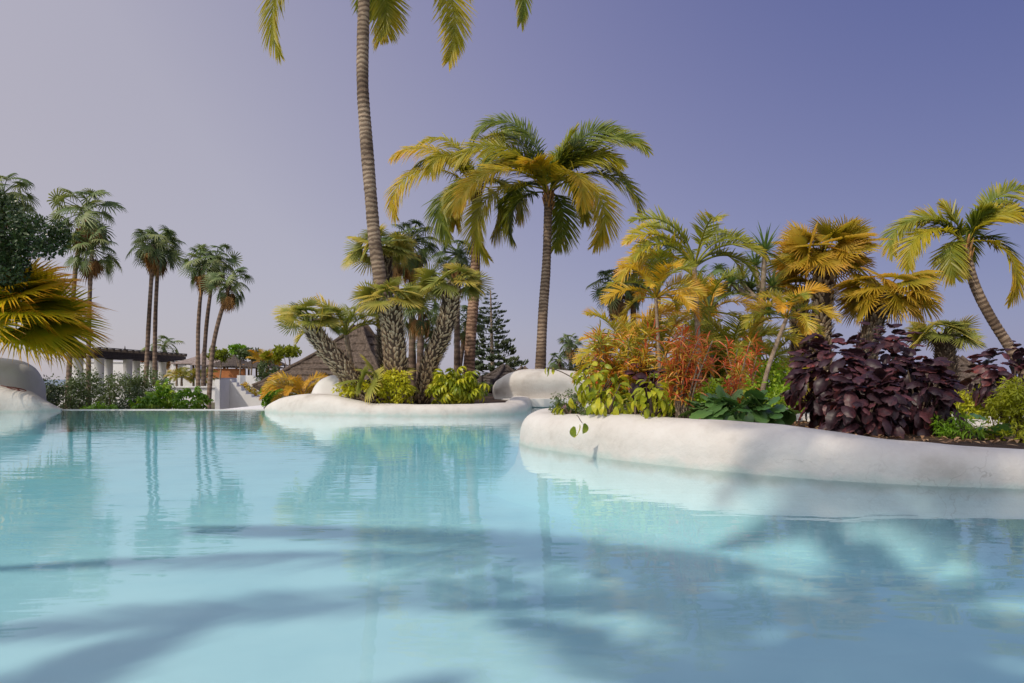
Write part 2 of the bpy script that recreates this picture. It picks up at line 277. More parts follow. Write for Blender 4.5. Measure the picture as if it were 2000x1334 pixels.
def sheet(name, pts, z, mat, kind='structure'):
    V = [(x, y, z if not callable(z) else z(x, y)) for x, y in pts]
    bm = bmesh.new(); vs = [bm.verts.new(v) for v in V]
    bm.faces.new(vs); bmesh.ops.triangulate(bm, faces=bm.faces[:]); bmesh.ops.recalc_face_normals(bm, faces=bm.faces[:])
    me = bpy.data.meshes.new(name); bm.to_mesh(me); bm.free(); me.materials.append(mat)
    if len(me.polygons) and me.polygons[0].normal.z < 0: me.flip_normals()
    return tag(obj(name, me), kind=kind)
sheet('pool_floor', [(-22, -5), (18, -5), (18, 22), (-5.4, 22), (-5.4, 17.5), (-22, 17.5)], -.55, M['floor'])
g = G(); g.prism([(-22, -5, -.7), (18, -5, -.7), (18, 22, -.7), (-5.4, 22, -.7), (-5.4, 17.5, -.7), (-22, 17.5, -.7)], (0, 0, .7))
wme = g.mesh('water', M['water'], False); bm = bmesh.new(); bm.from_mesh(wme); bmesh.ops.recalc_face_normals(bm, faces=bm.faces[:]); bm.to_mesh(wme); bm.free()
tag(obj('water', wme), kind='structure')
sheet('ground', [(-160, -60), (160, -60), (160, 190), (-160, 190)], -2.4, M['land'])
sheet('sea', [(-4000, -4000), (4000, -4000), (4000, 7000), (-4000, 7000)], -6, M['sea'])
# weir (infinity edge)
g = G(); g.box((-22, 17.45, -2.4), (-5.3, 17.75, .012)); tag(obj('weir_wall', g.mesh('weir_wall', M['white'], False)), 'thin pale overflow edge across the far end of the pool', 'pool edge')

def rim(name, path, label, cat, closed=False, zb=-.6, seg=10, lump=.03, prof=None, group=None, mat='rim'):
    """rounded plaster rim swept along a path of (x, y, top z, half width)"""
    P = catmull(path, seg, closed); n = len(P)
    T = np.roll(P[:, :2], -1, 0)-np.roll(P[:, :2], 1, 0) if closed else np.gradient(P[:, :2], axis=0)
    T /= np.linalg.norm(T, axis=1)[:, None]+1e-9; Nn = np.stack([T[:, 1], -T[:, 0]], 1)
    prof = prof or ([(-2.5, 'b'), (-1.9, -.52), (-1.45, -.42), (-1.15, -.28), (-1.03, -.12)]+[(-math.copysign(abs(math.cos(a))**.62, math.cos(a)), max(0, math.sin(a))**.75) for a in np.linspace(0.02, math.pi-.02, 19)]+[(1.03, -.12), (1.15, -.28), (1.45, -.42), (1.9, -.52), (2.5, 'b')])
    K = len(prof); V = []
    for i in range(n):
        x, y, zt, hw = P[i]
        for lat, h in prof:
            z = zb if h == 'b' else (h if h < 0 else zt*h)
            px, py = x+Nn[i][0]*lat*hw, y+Nn[i][1]*lat*hw
            d = noise.noise(Vector((px*1.1, py*1.1, z*1.4)))*lump+noise.noise(Vector((px*3.4, py*3.4, z*3.5+4)))*lump*.35
            V.append((px+Nn[i][0]*d*np.sign(lat), py+Nn[i][1]*d*np.sign(lat), z+(d*.7 if h != 'b' and h > .5 else 0)))
    F = []
    for i in range(n if closed else n-1):
        for j in range(K-1): F.append((i*K+j, i*K+j+1, ((i+1) % n)*K+j+1, ((i+1) % n)*K+j))
    if not closed: F += [tuple(range(K)), tuple(range((n-1)*K, n*K))[::-1]]
    me = mk(name, V, F, M[mat]); bm = bmesh.new(); bm.from_mesh(me); bmesh.ops.recalc_face_normals(bm, faces=bm.faces[:]); bm.to_mesh(me); bm.free()
    return tag(obj(name, me), label, cat, group)
RI = [(9, 4.75, .26, .3), (6, 4.95, .26, .32), (3.95, 5.25, .27, .33), (2.98, 5.55, .32, .36), (2.3, 6.0, .40, .38), (1.7, 6.55, .42, .38), (1.12, 7.3, .42, .38),
      (.62, 8.05, .40, .38), (.47, 8.8, .40, .36), (.85, 9.5, .40, .34), (1.8, 9.7, .38, .3), (3.2, 9.0, .36, .3), (5, 8.1, .33, .3), (9, 7.6, .3, .3)]
rim('planter_wall', RI, 'long rounded white planter wall curving out of the water at the right', 'planter wall')
LI = [(-6.15, 17.3, .04, .1), (-5.85, 16.95, .22, .3), (-5.35, 16.6, .38, .45), (-4.7, 16.2, .46, .5), (-4.0, 15.8, .40, .45), (-3.2, 15.4, .27, .36), (-2.4, 15.2, .24, .32),
      (-1.2, 15.1, .24, .32), (-.35, 15.5, .25, .32), (0, 16.3, .25, .32), (.1, 17.8, .28, .33), (.25, 19.4, .3, .33)]
rim('planter_wall', LI, 'low rounded white planter wall under the group of leaning shaggy palms', 'planter wall')
soil = sheet('soil_bed', [(p[0], p[1]) for p in RI], lambda x, y: .34-.10*max(0, min(1, (x-2)/2)), M['soil'])
sheet('soil_terrace', [(p[0], p[1]) for p in LI]+[(.3, 21), (2.0, 21.5), (2.0, 60), (-5.2, 60), (-5.2, 21), (-6.0, 17.6)], .2, M['soil'])
GR = [(30, 9.5, .35, .3), (12, 10.2, .35, .3), (4, 10.9, .35, .3), (2.6, 11.6, .35, .3), (2.1, 13, .35, .3), (2.0, 16, .35, .3), (2.3, 19.5, .35, .3), (2.5, 21, .35, .3)]
rim('planter_wall', GR, 'white rim of the garden bed behind the copper leaf shrubs', 'planter wall')
sheet('garden_bed', [(30, 9.5), (12, 10.2), (4, 10.9), (2.6, 11.6), (2.1, 13), (2.0, 16), (2.3, 19.5), (2.1, 21.5), (2.1, 60), (80, 60), (80, 9.5)], .24, M['soil'])
# bank left
LB = [(-11.45, 17.35, .05, .12), (-11.75, 17.2, .26, .28), (-12.1, 17.05, .50, .40), (-12.7, 16.95, .62, .5), (-13.4, 16.9, .68, .6), (-15, 16.6, .68, .65), (-19, 15, .66, .7)]
rim('planter_wall', LB, 'shaded white rim at the left end of the overflow edge with a painted mark', 'planter wall')
sheet('left_bank', [(-12.4, 17.7), (-12.6, 17.2), (-15, 16.9), (-22, 14.5), (-22, 19.6), (-14.2, 19.6)], .3, M['soil'])
g = G(); g.box((-22, 17.9, -2.4), (-14.2, 19.7, .28)); tag(obj('bank_wall', g.mesh('bank_wall', M['white_far'], False)), kind='structure')
def blob(name, c, r, label, cat, lump=.08, cut=None):
    bm = bmesh.new(); bmesh.ops.create_icosphere(bm, subdivisions=5, radius=1)
    for v in bm.verts:
        p = v.co.copy(); k = (abs(p.x)**2.5+abs(p.y)**2.5+abs(p.z)**2.5)**(-1/2.5)
        p = p*k; p = Vector((p.x*r[0], p.y*r[1], p.z*r[2]))
        d = noise.noise(p*1.3+Vector(c))*lump+noise.noise(p*4+Vector(c))*lump*.2
        p += v.co*d
        if cut: p = cut(p)
        v.co = p
    me = bpy.data.meshes.new(name); bm.to_mesh(me); bm.free(); me.materials.append(M['white'])
    me.polygons.foreach_set('use_smooth', [True]*len(me.polygons)); o = obj(name, me, loc=c)
    return tag(o, label, cat)
blob('plaster_mound', at(668, 790, 17.2), (.74, .8, .72), 'small white plaster mound behind the rim under the leaning palm', 'plaster mound')
blob('plaster_mound', at(-25, 790, 18.6), (1.42, 1.0, 1.3), 'white plaster mound under the yellow fan palm at the left edge', 'plaster mound')
# the hollowed mound over the channel: overhanging profile
HP = [(-1, 'b'), (-1.0, -.1), (-.98, .2), (-1.0, .36), (-1.08, .44), (-1.18, .56), (-1.22, .68), (-1.15, .80), (-.98, .90), (-.7, .965), (-.35, .995), (0, 1), (.4, .97), (.8, .85), (1, .6), (1.1, .3), (1.1, -.1), (1, 'b')]
HP = [(-l, h) for l, h in HP]
rim('plaster_mound', [(-.22, 20.6, .5, .3), (-.1, 20.25, .85, .42), (.25, 20.05, 1.05, .5), (.8, 20.0, 1.09, .55), (1.6, 20.0, 1.05, .55), (2.4, 19.9, .95, .5), (3.2, 19.6, .8, .4)],
    'large rounded white mound with a shaded hollow at the far end of the water channel', 'plaster mound', prof=HP, lump=.05, zb=-.3)
tag(obj('channel_ledge', (lambda g: (g.prism([(-.3, 19.3, .02), (.9, 19.0, .02), (2.4, 19.2, .02), (2.6, 19.6, .02), (-.2, 19.7, .02)], (0, 0, .22)), g.mesh('channel_ledge', M['white'], False))[1])(G())), 'low white ledge in front of the hollowed mound', 'ledge')
# painted mark on the left rim: ring with crossed strokes
from mathutils.bvhtree import BVHTree
lb_me = [o for o in COL.objects if 'painted mark' in o.get('label', '')][0].data
bvh = BVHTree.FromPolygons([v.co for v in lb_me.vertices], [tuple(p.vertices) for p in lb_me.polygons])
MC = Vector((-12.30, 16.93, .56))
def on_rim(dx, dy):
    h = bvh.ray_cast(Vector((MC.x+dx, MC.y+dy, 3)), Vector((0, 0, -1)))[0]
    return (h if h else MC)-MC+Vector((0, 0, .004))
mk_e = empty('warning_mark', MC, 'dark red ring with crossed strokes painted on the shaded left rim', 'painted sign')
g = G(); tube([on_rim(.23*math.cos(q), .13*math.sin(q)) for q in np.linspace(0, 2*math.pi, 30)], .012, 5, g); obj('ring', g.mesh('ring', M['paint']), mk_e)
for s_ in (-1, 1):
    g = G(); tube([on_rim(x*.16, s_*x*.09) for x in np.linspace(-1, 1, 7)], .010, 5, g); obj('stroke', g.mesh('stroke', M['paint']), mk_e)
g = G(); tube([on_rim(-.42+.36*x, .06-.18*x) for x in np.linspace(0, 1, 7)], .012, 5, g); obj('stroke', g.mesh('stroke', M['paint']), mk_e)
# near right corner of another rim and the deck behind the camera
rim('pool_corner_rim', [(1.25, 1.36, .05, .2), (1.5, 1.42, .07, .26), (2.0, 1.36, .08, .3), (2.8, 1.0, .10, .35), (4, .2, .1, .35)], 'corner of a pale rim just entering the bottom right of the view', 'pool rim', lump=.01)
g = G(); g.box((-22, -12, -.6), (18, -5.0, .12)); tag(obj('pool_deck', g.mesh('pool_deck', M['white'], False)), kind='structure')

# ------------------------------------------------------------------ plant part generators (leaf grows to +X, gravity is -Z)
CACHE = {}
def frond_mesh(matk, L=3.0, el=40, droop=90, n=55, ll=.55, w=.035, hang=.35, vee=18, seed=0, pet=.16, power=1.3, amin=28, rw=.022, ang0=72, twist=0):
    key = ('fr', matk, round(L, 2), round(el/6), round(droop/8), n, ll, w, hang, vee, seed, power, round(twist/12))
    if key in CACHE: return CACHE[key]
    rs = np.random.RandomState(seed*7+3); S = 22
    s = np.linspace(0, 1, S); th = np.radians(el-droop*s**power); P = np.zeros((S, 3))
    for i in range(1, S): P[i] = P[i-1]+L/(S-1)*np.array([math.cos(th[i-1]), 0, math.sin(th[i-1])])
    P[:, 1] = .05*L*(rs.rand()-.5)*2*s**2
    g = G(); tube(P, rw*(1-.85*s)+.003, 4, g, cap=False); g.T = [.9*.5]*len(g.V)
    u = np.linspace(0, 1, n); si = pet+(1-pet)*u; ths = np.interp(si, s, th)
    B = np.stack([np.interp(si, s, P[:, k]) for k in range(3)], 1)
    t = np.stack([np.cos(ths), 0*ths, np.sin(ths)], 1); nr = np.stack([-np.sin(ths), 0*ths, np.cos(ths)], 1)
    twa = np.radians(twist*np.clip(u*2.2, 0, 1))[:, None]; Yv = np.cos(twa)*np.array([[0, 1., 0]])+np.sin(twa)*nr; nr = np.cos(twa)*nr-np.sin(twa)*np.array([[0, 1., 0]])
    lenp = ll*(np.sin(np.pi*np.clip(.12+.80*u, 0, 1))**.7)*(1-.25*u)
    rr = np.array([0, .3, .62, .85, 1]); wp = np.array([.55, 1, .8, .45, .06])
    for side in (-1, 1):
        a = np.radians(ang0-(ang0-amin)*u**1.2+rs.randn(n)*4); v = np.radians(vee+rs.randn(n)*9)
        d = np.cos(a)[:, None]*t+np.sin(a)[:, None]*(side*np.cos(v)[:, None]*Yv+np.sin(v)[:, None]*nr)
        le = lenp*(1+rs.randn(n)*.07); h = hang*(1+rs.randn(n)*.25)
        Q = B[:, None, :]+d[:, None, :]*le[:, None, None]*rr[None, :, None]
        Q[:, :, 2] -= h[:, None]*le[:, None]*rr[None, :]**2
        Q[:, :, :2] -= (d[:, None, :2]*le[:, None, None]*(h[:, None]*.22)[:, :, None])*(rr[None, :, None]**2)
        wv = t-(t*d).sum(1)[:, None]*d; wv /= np.linalg.norm(wv, axis=1)[:, None]
        cr = np.cross(d, wv); tw = rs.randn(n)*.35; wv = wv*np.cos(tw)[:, None]+cr*np.sin(tw)[:, None]
        W = wv[:, None, :]*(w*wp)[None, :, None]*.5
        V = np.stack([Q-W, Q+W], 2).reshape(-1, 3)
        T = (rr[None, :]*.62+.38*u[:, None]+rs.randn(n)[:, None]*.10); T = np.repeat(T[:, :, None], 2, 2).reshape(-1)
        F = []
        for i in range(n):
            b = i*10
            for k in range(4): F.append((b+2*k, b+2*k+1, b+2*k+3, b+2*k+2))
        g.add(V, F, T)
    CACHE[key] = g.mesh('frond', M[matk]); return CACHE[key]
def fan_mesh(matk, pet=.7, R_=.7, nseg=26, spread=230, el=40, droop=35, tipdrop=.35, seed=0, split=.5, fold=.05, pw=.012, tiptaper=.5, cup=0.0):
    key = ('fan', matk, round(pet, 2), round(R_, 2), nseg, spread, round(el/8), droop, tipdrop, seed, split)
    if key in CACHE: return CACHE[key]
    rs = np.random.RandomState(seed*13+5); S = 8; s = np.linspace(0, 1, S); th = np.radians(el-droop*s**1.3); P = np.zeros((S, 3))
    for i in range(1, S): P[i] = P[i-1]+pet/(S-1)*np.array([math.cos(th[i-1]), 0, math.sin(th[i-1])])
    g = G(); tube(P, pw, 4, g, cap=False); g.T = [.35]*len(g.V)
    th2 = th[-1]-R(10); d = np.array([math.cos(th2), 0, math.sin(th2)]); nrm = np.array([-math.sin(th2), 0, math.cos(th2)]); Y = np.array([0, 1., 0]); H = P[-1]
    ph = np.radians(np.linspace(-spread/2, spread/2, nseg)); da = ph[1]-ph[0]
    def pt(p, r, lift, extra=0):
        q = H+R_*r*(math.cos(p)*d+math.sin(p)*Y)+nrm*(lift+cup*R_*math.sin(p)**2*r)
        q[2] -= R_*(tipdrop*.45*r**2+extra); return q
    edges = [pt(ph[0]-da/2+i*da, split*(.9+.2*rs.rand()), 0) for i in range(nseg+1)]
    V = [H]; T = [.05]
    for e in edges: V.append(e); T.append(.4)
    F = []
    for i, p in enumerate(ph):
        k = (1-.22*abs(p/(math.radians(spread/2)))**2)*(1+rs.randn()*.05); b = len(V); ex = tipdrop*(.5+.7*rs.rand()); pj = p+rs.randn()*.025
        w1 = da*.30
        V += [pt(p, split, fold*R_), pt(pj-w1*.62, .78*k, .0, ex*.16), pt(pj, .78*k, fold*R_*.5, ex*.14), pt(pj+w1*.62, .78*k, 0, ex*.16), pt(pj, k, 0, ex*.6)]
        T += [.35, .7, .65, .7, 1+rs.randn()*.08]
        e0, e1 = 1+i, 2+i
        F += [(0, e0, b), (0, b, e1), (e0, b+1, b+2, b), (b, b+2, b+3, e1), (b+1, b+4, b+2), (b+2, b+4, b+3)]
    g.add(V, F, T); CACHE[key] = g.mesh('leaf', M[matk]); return CACHE[key]
def blade(L, W, droop=.4, fold=.15, ns=4, shape='ovate', wave=0, rs=None, pet=0.0):
    """simple leaf: V, F, T grid along +X"""
    rs = rs or RS; V = []; T = []; th = 0.0; x = z = 0.0
    for i in range(ns+1):
        r = i/ns
        wv = {'ovate': math.sin(math.pi*min(1, .06+r*.92))**.8*(1-.25*r), 'strap': min(1, .5+2*r)*(1-r**3), 'lance': math.sin(math.pi*(.04+.95*r))}[shape]*W*.5
        yy = wave*math.sin(r*9)
        V += [(x+pet, -wv, z+fold*wv+wave*rs.randn()*.4), (x+pet, yy*0, z), (x+pet, wv, z+fold*wv+wave*rs.randn()*.4)]; T += [r, r*.8, r]
        th -= droop/ns*1.3*(.5+r); x += L/ns*math.cos(th); z += L/ns*math.sin(th)
    F = []
    for i in range(ns):
        for j in range(2): b = i*3+j; F.append((b, b+1, b+4, b+3))
    return V, F, T
def trunk_of(name, parent, base, pts, r, matk, rings=None, flare=1.15, ns=14, seg=None, wob=.0, bulb=None):
    P = catmull([tuple(p-base) for p in pts], 10)
    Ls = np.concatenate([[0], np.cumsum(np.linalg.norm(np.diff(P, axis=0), axis=1))]); tot = Ls[-1]
    n = int(tot/(rings/4)) if rings else 24; n = min(n, 420); q = np.linspace(0, tot, n)
    P = np.stack([np.interp(q, Ls, P[:, k]) for k in range(3)], 1); u = q/tot
    rad = r[0]+(r[1]-r[0])*u; rad = rad*(1+(flare-1)*np.exp(-u*9))
    if rings:
        ph = (q/rings) % 1; rad = rad*(1+.075*(ph**2)-.03)
    rad = rad*(1+.03*np.sin(q*2.3)+.015*RS.randn(n))
    g = tube(P, rad, ns); return obj(name, g.mesh(name, M[matk]), parent), P, rad
def boots(parent, P, rad, matk='boot', size=.085, dens=1.0, out=.75, name='leaf_base_fibre'):
    """overlapping cut leaf bases around a thick palm trunk, one joined part"""
    P = np.asarray(P); n = len(P); L = np.concatenate([[0], np.cumsum(np.linalg.norm(np.diff(P, axis=0), axis=1))]); tot = L[-1]
    cnt = int(tot*2*math.pi*np.mean(rad)/(size*size)*1.15*dens); g = G(); T_ = np.gradient(P, axis=0); T_ /= np.linalg.norm(T_, axis=1)[:, None]
    for i in range(cnt):
        q = tot*(i+.5)/cnt; j = min(n-1, int(np.searchsorted(L, q))); c = np.array([np.interp(q, L, P[:, k]) for k in range(3)])
        a = i*2.39996+RS.randn()*.3; t = T_[j]; u = np.cross(t, [0.1, 1, 0.05]); u /= np.linalg.norm(u); v = np.cross(t, u)
        o = math.cos(a)*u+math.sin(a)*v; sd = np.cross(t, o); b = c+o*rad[j]*.92; s = size*(.7+.7*RS.rand())
        k = out*(.55+.7*RS.rand()); d = t*1.0+o*k+sd*RS.randn()*.25; d /= np.linalg.norm(d); tipp = b+d*s*1.45
        nn = np.cross(d, sd)
        V = [b-sd*s*.42, b+sd*s*.42, b-d*s*.1+o*s*.12, tipp-sd*s*.16, tipp+sd*s*.16, tipp+o*s*.1-d*s*.1]
        g.add(V, [(0, 2, 5, 3), (2, 1, 4, 5), (3, 5, 4), (0, 3, 4, 1)], [.1, .1, .2, .85+.2*RS.randn(), .85, 1])
    o = obj(name, g.mesh(name, M[matk], False), parent); o['kind'] = 'stuff'; return o

# ------------------------------------------------------------------ palms
def pinnate_palm(name, label, cat, pts, r, fronds, matk='coco', bark='bark_c', rings=.115, group=None, lk={}, basez=None, spathe=True, altmat=None):
    base = pts[-1].copy(); 
    if basez is not None: base.z = basez
    t = empty(name, base, label, cat, group)
    P3 = list(pts[::-1]); P3[0] = base
    trunk_of('trunk', t, base, P3, r, bark, rings)
    top = pts[0]-base
    for i, f in enumerate(fronds):
        az, el, L, dr = f[:4]; mk_ = matk if len(f) < 5 else f[4]
        if altmat and len(f) < 5 and i % 3 == 1: mk_ = altmat
        kw = dict(lk); kw.update(L=L, el=el, droop=dr, seed=i % 5)
        if isinstance(dr, tuple): kw.update(droop=dr[0], power=dr[1], twist=dr[2])
        me = frond_mesh(mk_, **kw)
        a = R(az); obj('frond', me, t, top+Vector((math.cos(a)*r[1]*.6, math.sin(a)*r[1]*.6, RS.rand()*.12)), (R(RS.randn()*7), 0, a))
    if spathe:                                   # fibrous leaf bases at the crown
        g = G()
        for k in range(16):
            a = k*2.4; rr = r[1]*(1.15); q = top+Vector((0, 0, -.35+.03*k))
            tube([q+Vector((math.cos(a)*rr*.8, math.sin(a)*rr*.8, -.16)), q+Vector((math.cos(a)*rr*1.05, math.sin(a)*rr*1.05, -.02)), q+Vector((math.cos(a)*rr*1.5, math.sin(a)*rr*1.5, .12))], [.04, .035, .012], 5, g)
        obj('leaf_sheath', g.mesh('leaf_sheath', M['ared']), t)
    return t
CL = dict(n=120, ll=.98, w=.040, hang=.20, vee=8, rw=.025, ang0=64, amin=22)
def tip_to(h, dz, el, power=1.3):
    """length and droop of a frond leaving at el degrees whose tip ends h out and dz up"""
    best = None; s = np.linspace(0, 1, 22)
    for power in (1.3, 1.0, .75, .55):
        for dr in range(10, 168, 4):
            th = np.radians(el-dr*s[:-1]**power); x = np.cos(th).mean(); z = np.sin(th).mean()
            if x < .05: continue
            L = h/x; e = abs(L*z-dz)+.06*(1.3-power)+max(0, L-6.5)*.5
            if best is None or e < best[0]: best = (e, L, (dr, power))
    return best[1], best[2]
def hero(crown, D, lst, tws=(30, 55), raw=()):
    out = []
    for f in lst:
        tx, ty, el, off = f[:4]; dx = (tx-crown[0])/FPX*D; dz = -(ty-crown[1])/FPX*D
        h = abs(dx)/math.cos(R(off)); L, dr = tip_to(max(h, .15), dz, el); L = min(L, 6.8)
        az = (180-off) if dx < 0 else off
        tw = (-1 if dx < 0 else 1)*(tws[0]+(tws[1]-tws[0])*RS.rand()) if abs(off) < 50 else 0
        out.append((az, el, L, dr+(tw,))+tuple(f[4:]))
    return out+list(raw)
c1 = [at(713, -78, 16.5), at(711, -10, 16.5), at(708, 150, 16.5), at(714, 255, 16.5), at(724, 380, 16.5), at(733, 480, 16.5), at(750, 600, 16.5), at(774, 775, 16.5)]
GO = 'coco_gold'
pinnate_palm('coconut_palm', 'tallest coconut palm, its ringed trunk rising out of the top of the view', 'palm tree', c1, (.165, .14),
    hero((712, -78), 16.5, [(532, 92, 50, 10, GO), (878, 142, 42, -8, GO), (1012, 26, 58, 5), (731, 48, 25, 66, GO), (600, -120, 75, 20), (850, -160, 75, -30), (480, -60, 65, -20), (690, -50, 60, 80), (760, -80, 70, -75), (650, -150, 80, -60), (900, -90, 65, 35)], (62, 82)),
    lk=dict(CL, ll=.85), basez=.15)
c3 = [at(1071, 378, 21.4), at(1070, 425, 21.4), at(1067, 520, 21.4), at(1060, 620, 21.4), at(1053, 735, 21.4)]
pinnate_palm('coconut_palm', 'full-crowned yellow-green coconut palm standing behind the hollowed white mound', 'palm tree', c3, (.175, .12),
    hero((1071, 372), 21.4, [(906, 425, 42, -25, GO), (955, 512, 12, -20, GO), (1003, 310, 72, -10), (1172, 300, 72, 10), (1238, 355, 58, 20), (1250, 412, 42, 5), (1150, 488, 28, -30, GO), (1132, 425, 45, -60, GO),
     (905, 345, 55, 35), (1000, 290, 76, 25), (1118, 262, 74, -30), (1100, 300, 76, -30), (985, 405, 40, 60), (1160, 395, 50, 55), (1205, 320, 66, -5, GO), (1035, 330, 70, -60, GO), (950, 330, 66, 15, GO), (1000, 450, 15, 40), (1100, 470, 10, 60), (1120, 260, 80, 50)],
    raw=[(172, 84, 3.9, (150, 1.9, -45)), (10, 74, 3.7, (118, 1.7, 45)), (178, 62, 3.6, (120, 1.5, -50), GO), (350, 62, 3.8, (115, 1.6, 50)), (150, 78, 3.4, (95, 1.6, -20))]),
    lk=CL, basez=.15)
c2 = [at(930, 372, 23.5), at(930, 450, 23.5), at(927, 560, 23.5), at(920, 650, 23.5), at(913, 770, 23.5)]
pinnate_palm('coconut_palm', 'windswept coconut palm with pinkish banded trunk between the shaggy palm and the pine', 'palm tree', c2, (.20, .155),
    hero((930, 366), 23.5, [(780, 420, 45, -5, GO), (814, 322, 72, 5), (882, 468, 30, -20), (905, 455, 40, -40, GO), (975, 290, 84, 5), (865, 400, 70, 30), (850, 350, 74, -35, GO), (990, 380, 60, 40), (900, 300, 82, -10), (960, 460, 30, 20), (1010, 420, 45, 15), (905, 420, 60, -70)],
    raw=[(170, 80, 3.3, (120, 1.7, -45), GO), (30, 84, 3.2, (90, 1.6, 40)), (186, 60, 3.4, (105, 1.5, -50), GO)]),
    bark='bark_c2', rings=.13, lk=dict(CL, ll=.85, hang=.4, n=96), basez=.15)
c4 = [at(1886, 478, 16), at(1889, 505, 16), at(1905, 560, 16), at(1935, 620, 16), at(1985, 700, 16), at(2030, 770, 16)]
pinnate_palm('coconut_palm', 'coconut palm leaning left over the second copper leaf shrub, trunk slanting down to the right', 'palm tree', c4, (.125, .10),
    hero((1884, 476), 16, [(1750, 498, 58, 5), (1762, 532, 32, -10, GO), (1848, 548, 10, -20), (2035, 385, 74, 5), (2025, 485, 60, -5), (1942, 592, 15, -25, GO), (1990, 578, 25, 10), (1955, 430, 68, -25, GO), (1790, 440, 66, 25), (1850, 400, 80, 10), (1900, 420, 80, -60), (1830, 470, 55, 50), (1950, 500, 50, 55), (2060, 440, 65, 20)]),
    lk=dict(CL, n=74, ll=.62, w=.038, rw=.02), basez=.2, rings=.1)

def shaggy_palm(name, label, pts, r, nl, size, matk='fan', boot='boot', basez=None, group=None, el=(-15, 75), spread=210, droop=25, tipdrop=.25, bsz=.068, tilt=(0, 0), dens=1.0, nseg=24, pet=.55):
    base = pts[-1].copy()
    if basez is not None: base.z = basez
    t = empty(name, base, label, 'palm tree', group)
    P3 = list(pts[::-1]); P3[0] = base
    _, P, rad = trunk_of('trunk', t, base, P3, r, 'core', None, 1.1)
    boots(t, P, rad, boot, bsz, dens)
    top = Vector(P[-1])
    for i in range(nl):
        e = el[0]+(el[1]-el[0])*((i+.5)/nl)**1.15; a = i*2.39996+RS.randn()*.2
        e += RS.randn()*4; s = size*(.85+.3*RS.rand())
        me = fan_mesh(matk, pet=size*pet, R_=size*.62, nseg=nseg, spread=spread, el=round(e/8)*8, droop=droop, tipdrop=tipdrop, seed=i % 4, fold=.05, split=.30)
        obj('leaf', me, t, top+Vector((math.cos(a)*rad[-1]*.5, math.sin(a)*rad[-1]*.5, .0)), (tilt[0]+R(RS.randn()*30), tilt[1], a), s/size)
    return t
SG = 'shaggy fan palms on the planter'
shaggy_palm('fan_palm', 'fan palm with dark shaggy neck standing right in front of the tallest trunk', [at(747, 492, 17.8), at(748, 540, 17.8), at(752, 620, 17.8), at(760, 775, 17.8)], (.24, .23), 30, 0.84, boot='boot_d', basez=.2, group=SG, el=(0, 60), tipdrop=.12, bsz=.075)
shaggy_palm('fan_palm', 'upright fan palm with thick scaly trunk in the middle of the shaggy group', [at(764, 588, 16), at(768, 640, 16), at(773, 700, 16), at(778, 780, 16)], (.25, .24), 32, 0.7, basez=.2, group=SG, el=(0, 62), tipdrop=.1, bsz=.075)
shaggy_palm('fan_palm', 'fan palm leaning far out to the left over the white rim', [at(606, 630, 16), at(618, 655, 16), at(645, 690, 16), at(680, 730, 16), at(712, 790, 16)], (.24, .20), 26, 0.68, basez=.2, group=SG, el=(0, 62), tipdrop=.12, bsz=.068, tilt=(0, R(-8)))
shaggy_palm('fan_palm', 'fan palm with a trunk leaning right beside the banded coconut trunk', [at(882, 556, 16.4), at(879, 600, 16.4), at(862, 660, 16.4), at(838, 715, 16.4), at(822, 790, 16.4)], (.19, .22), 32, 0.72, basez=.2, group=SG, el=(-5, 60), tipdrop=.12, bsz=.07)
RG = 'fan palms behind the copper leaf shrubs'
shaggy_palm('fan_palm', 'tallest golden fan palm with scaly trunk above the copper leaf shrub', [at(1606, 508, 11.5), at(1608, 570, 11.5), at(1604, 640, 11.5), at(1603, 790, 11.5)], (.165, .155), 44, 0.78, 'fan_gold', basez=.25, group=RG, el=(-4, 82), tipdrop=.1, bsz=.065, nseg=30)
shaggy_palm('fan_palm', 'fan palm with reddish trunk just left of the tallest golden one', [at(1560, 570, 12), at(1562, 620, 12), at(1562, 680, 12), at(1560, 790, 12)], (.15, .15), 26, 0.5, 'fan_gold', basez=.25, group=RG, el=(-4, 75), bsz=.065)
shaggy_palm('fan_palm', 'golden fan palm with leaning trunk rising out of the top of the copper leaf shrub', [at(1730, 572, 11), at(1718, 602, 11), at(1700, 655, 11), at(1690, 720, 11), at(1690, 800, 11)], (.15, .14), 36, 0.68, 'fan_gold', boot='boot_d', basez=.25, group=RG, el=(-4, 70), tipdrop=.18, bsz=.06, tilt=(0, R(14)))
shaggy_palm('fan_palm', 'low fan palm with dark trunk between the two copper leaf shrubs', [at(1842, 655, 13), at(1847, 700, 13), at(1852, 760, 13), at(1852, 800, 13)], (.17, .165), 30, 0.56, 'fan', boot='boot_d', basez=.2, group=RG, el=(-4, 55), tipdrop=.08, bsz=.06)

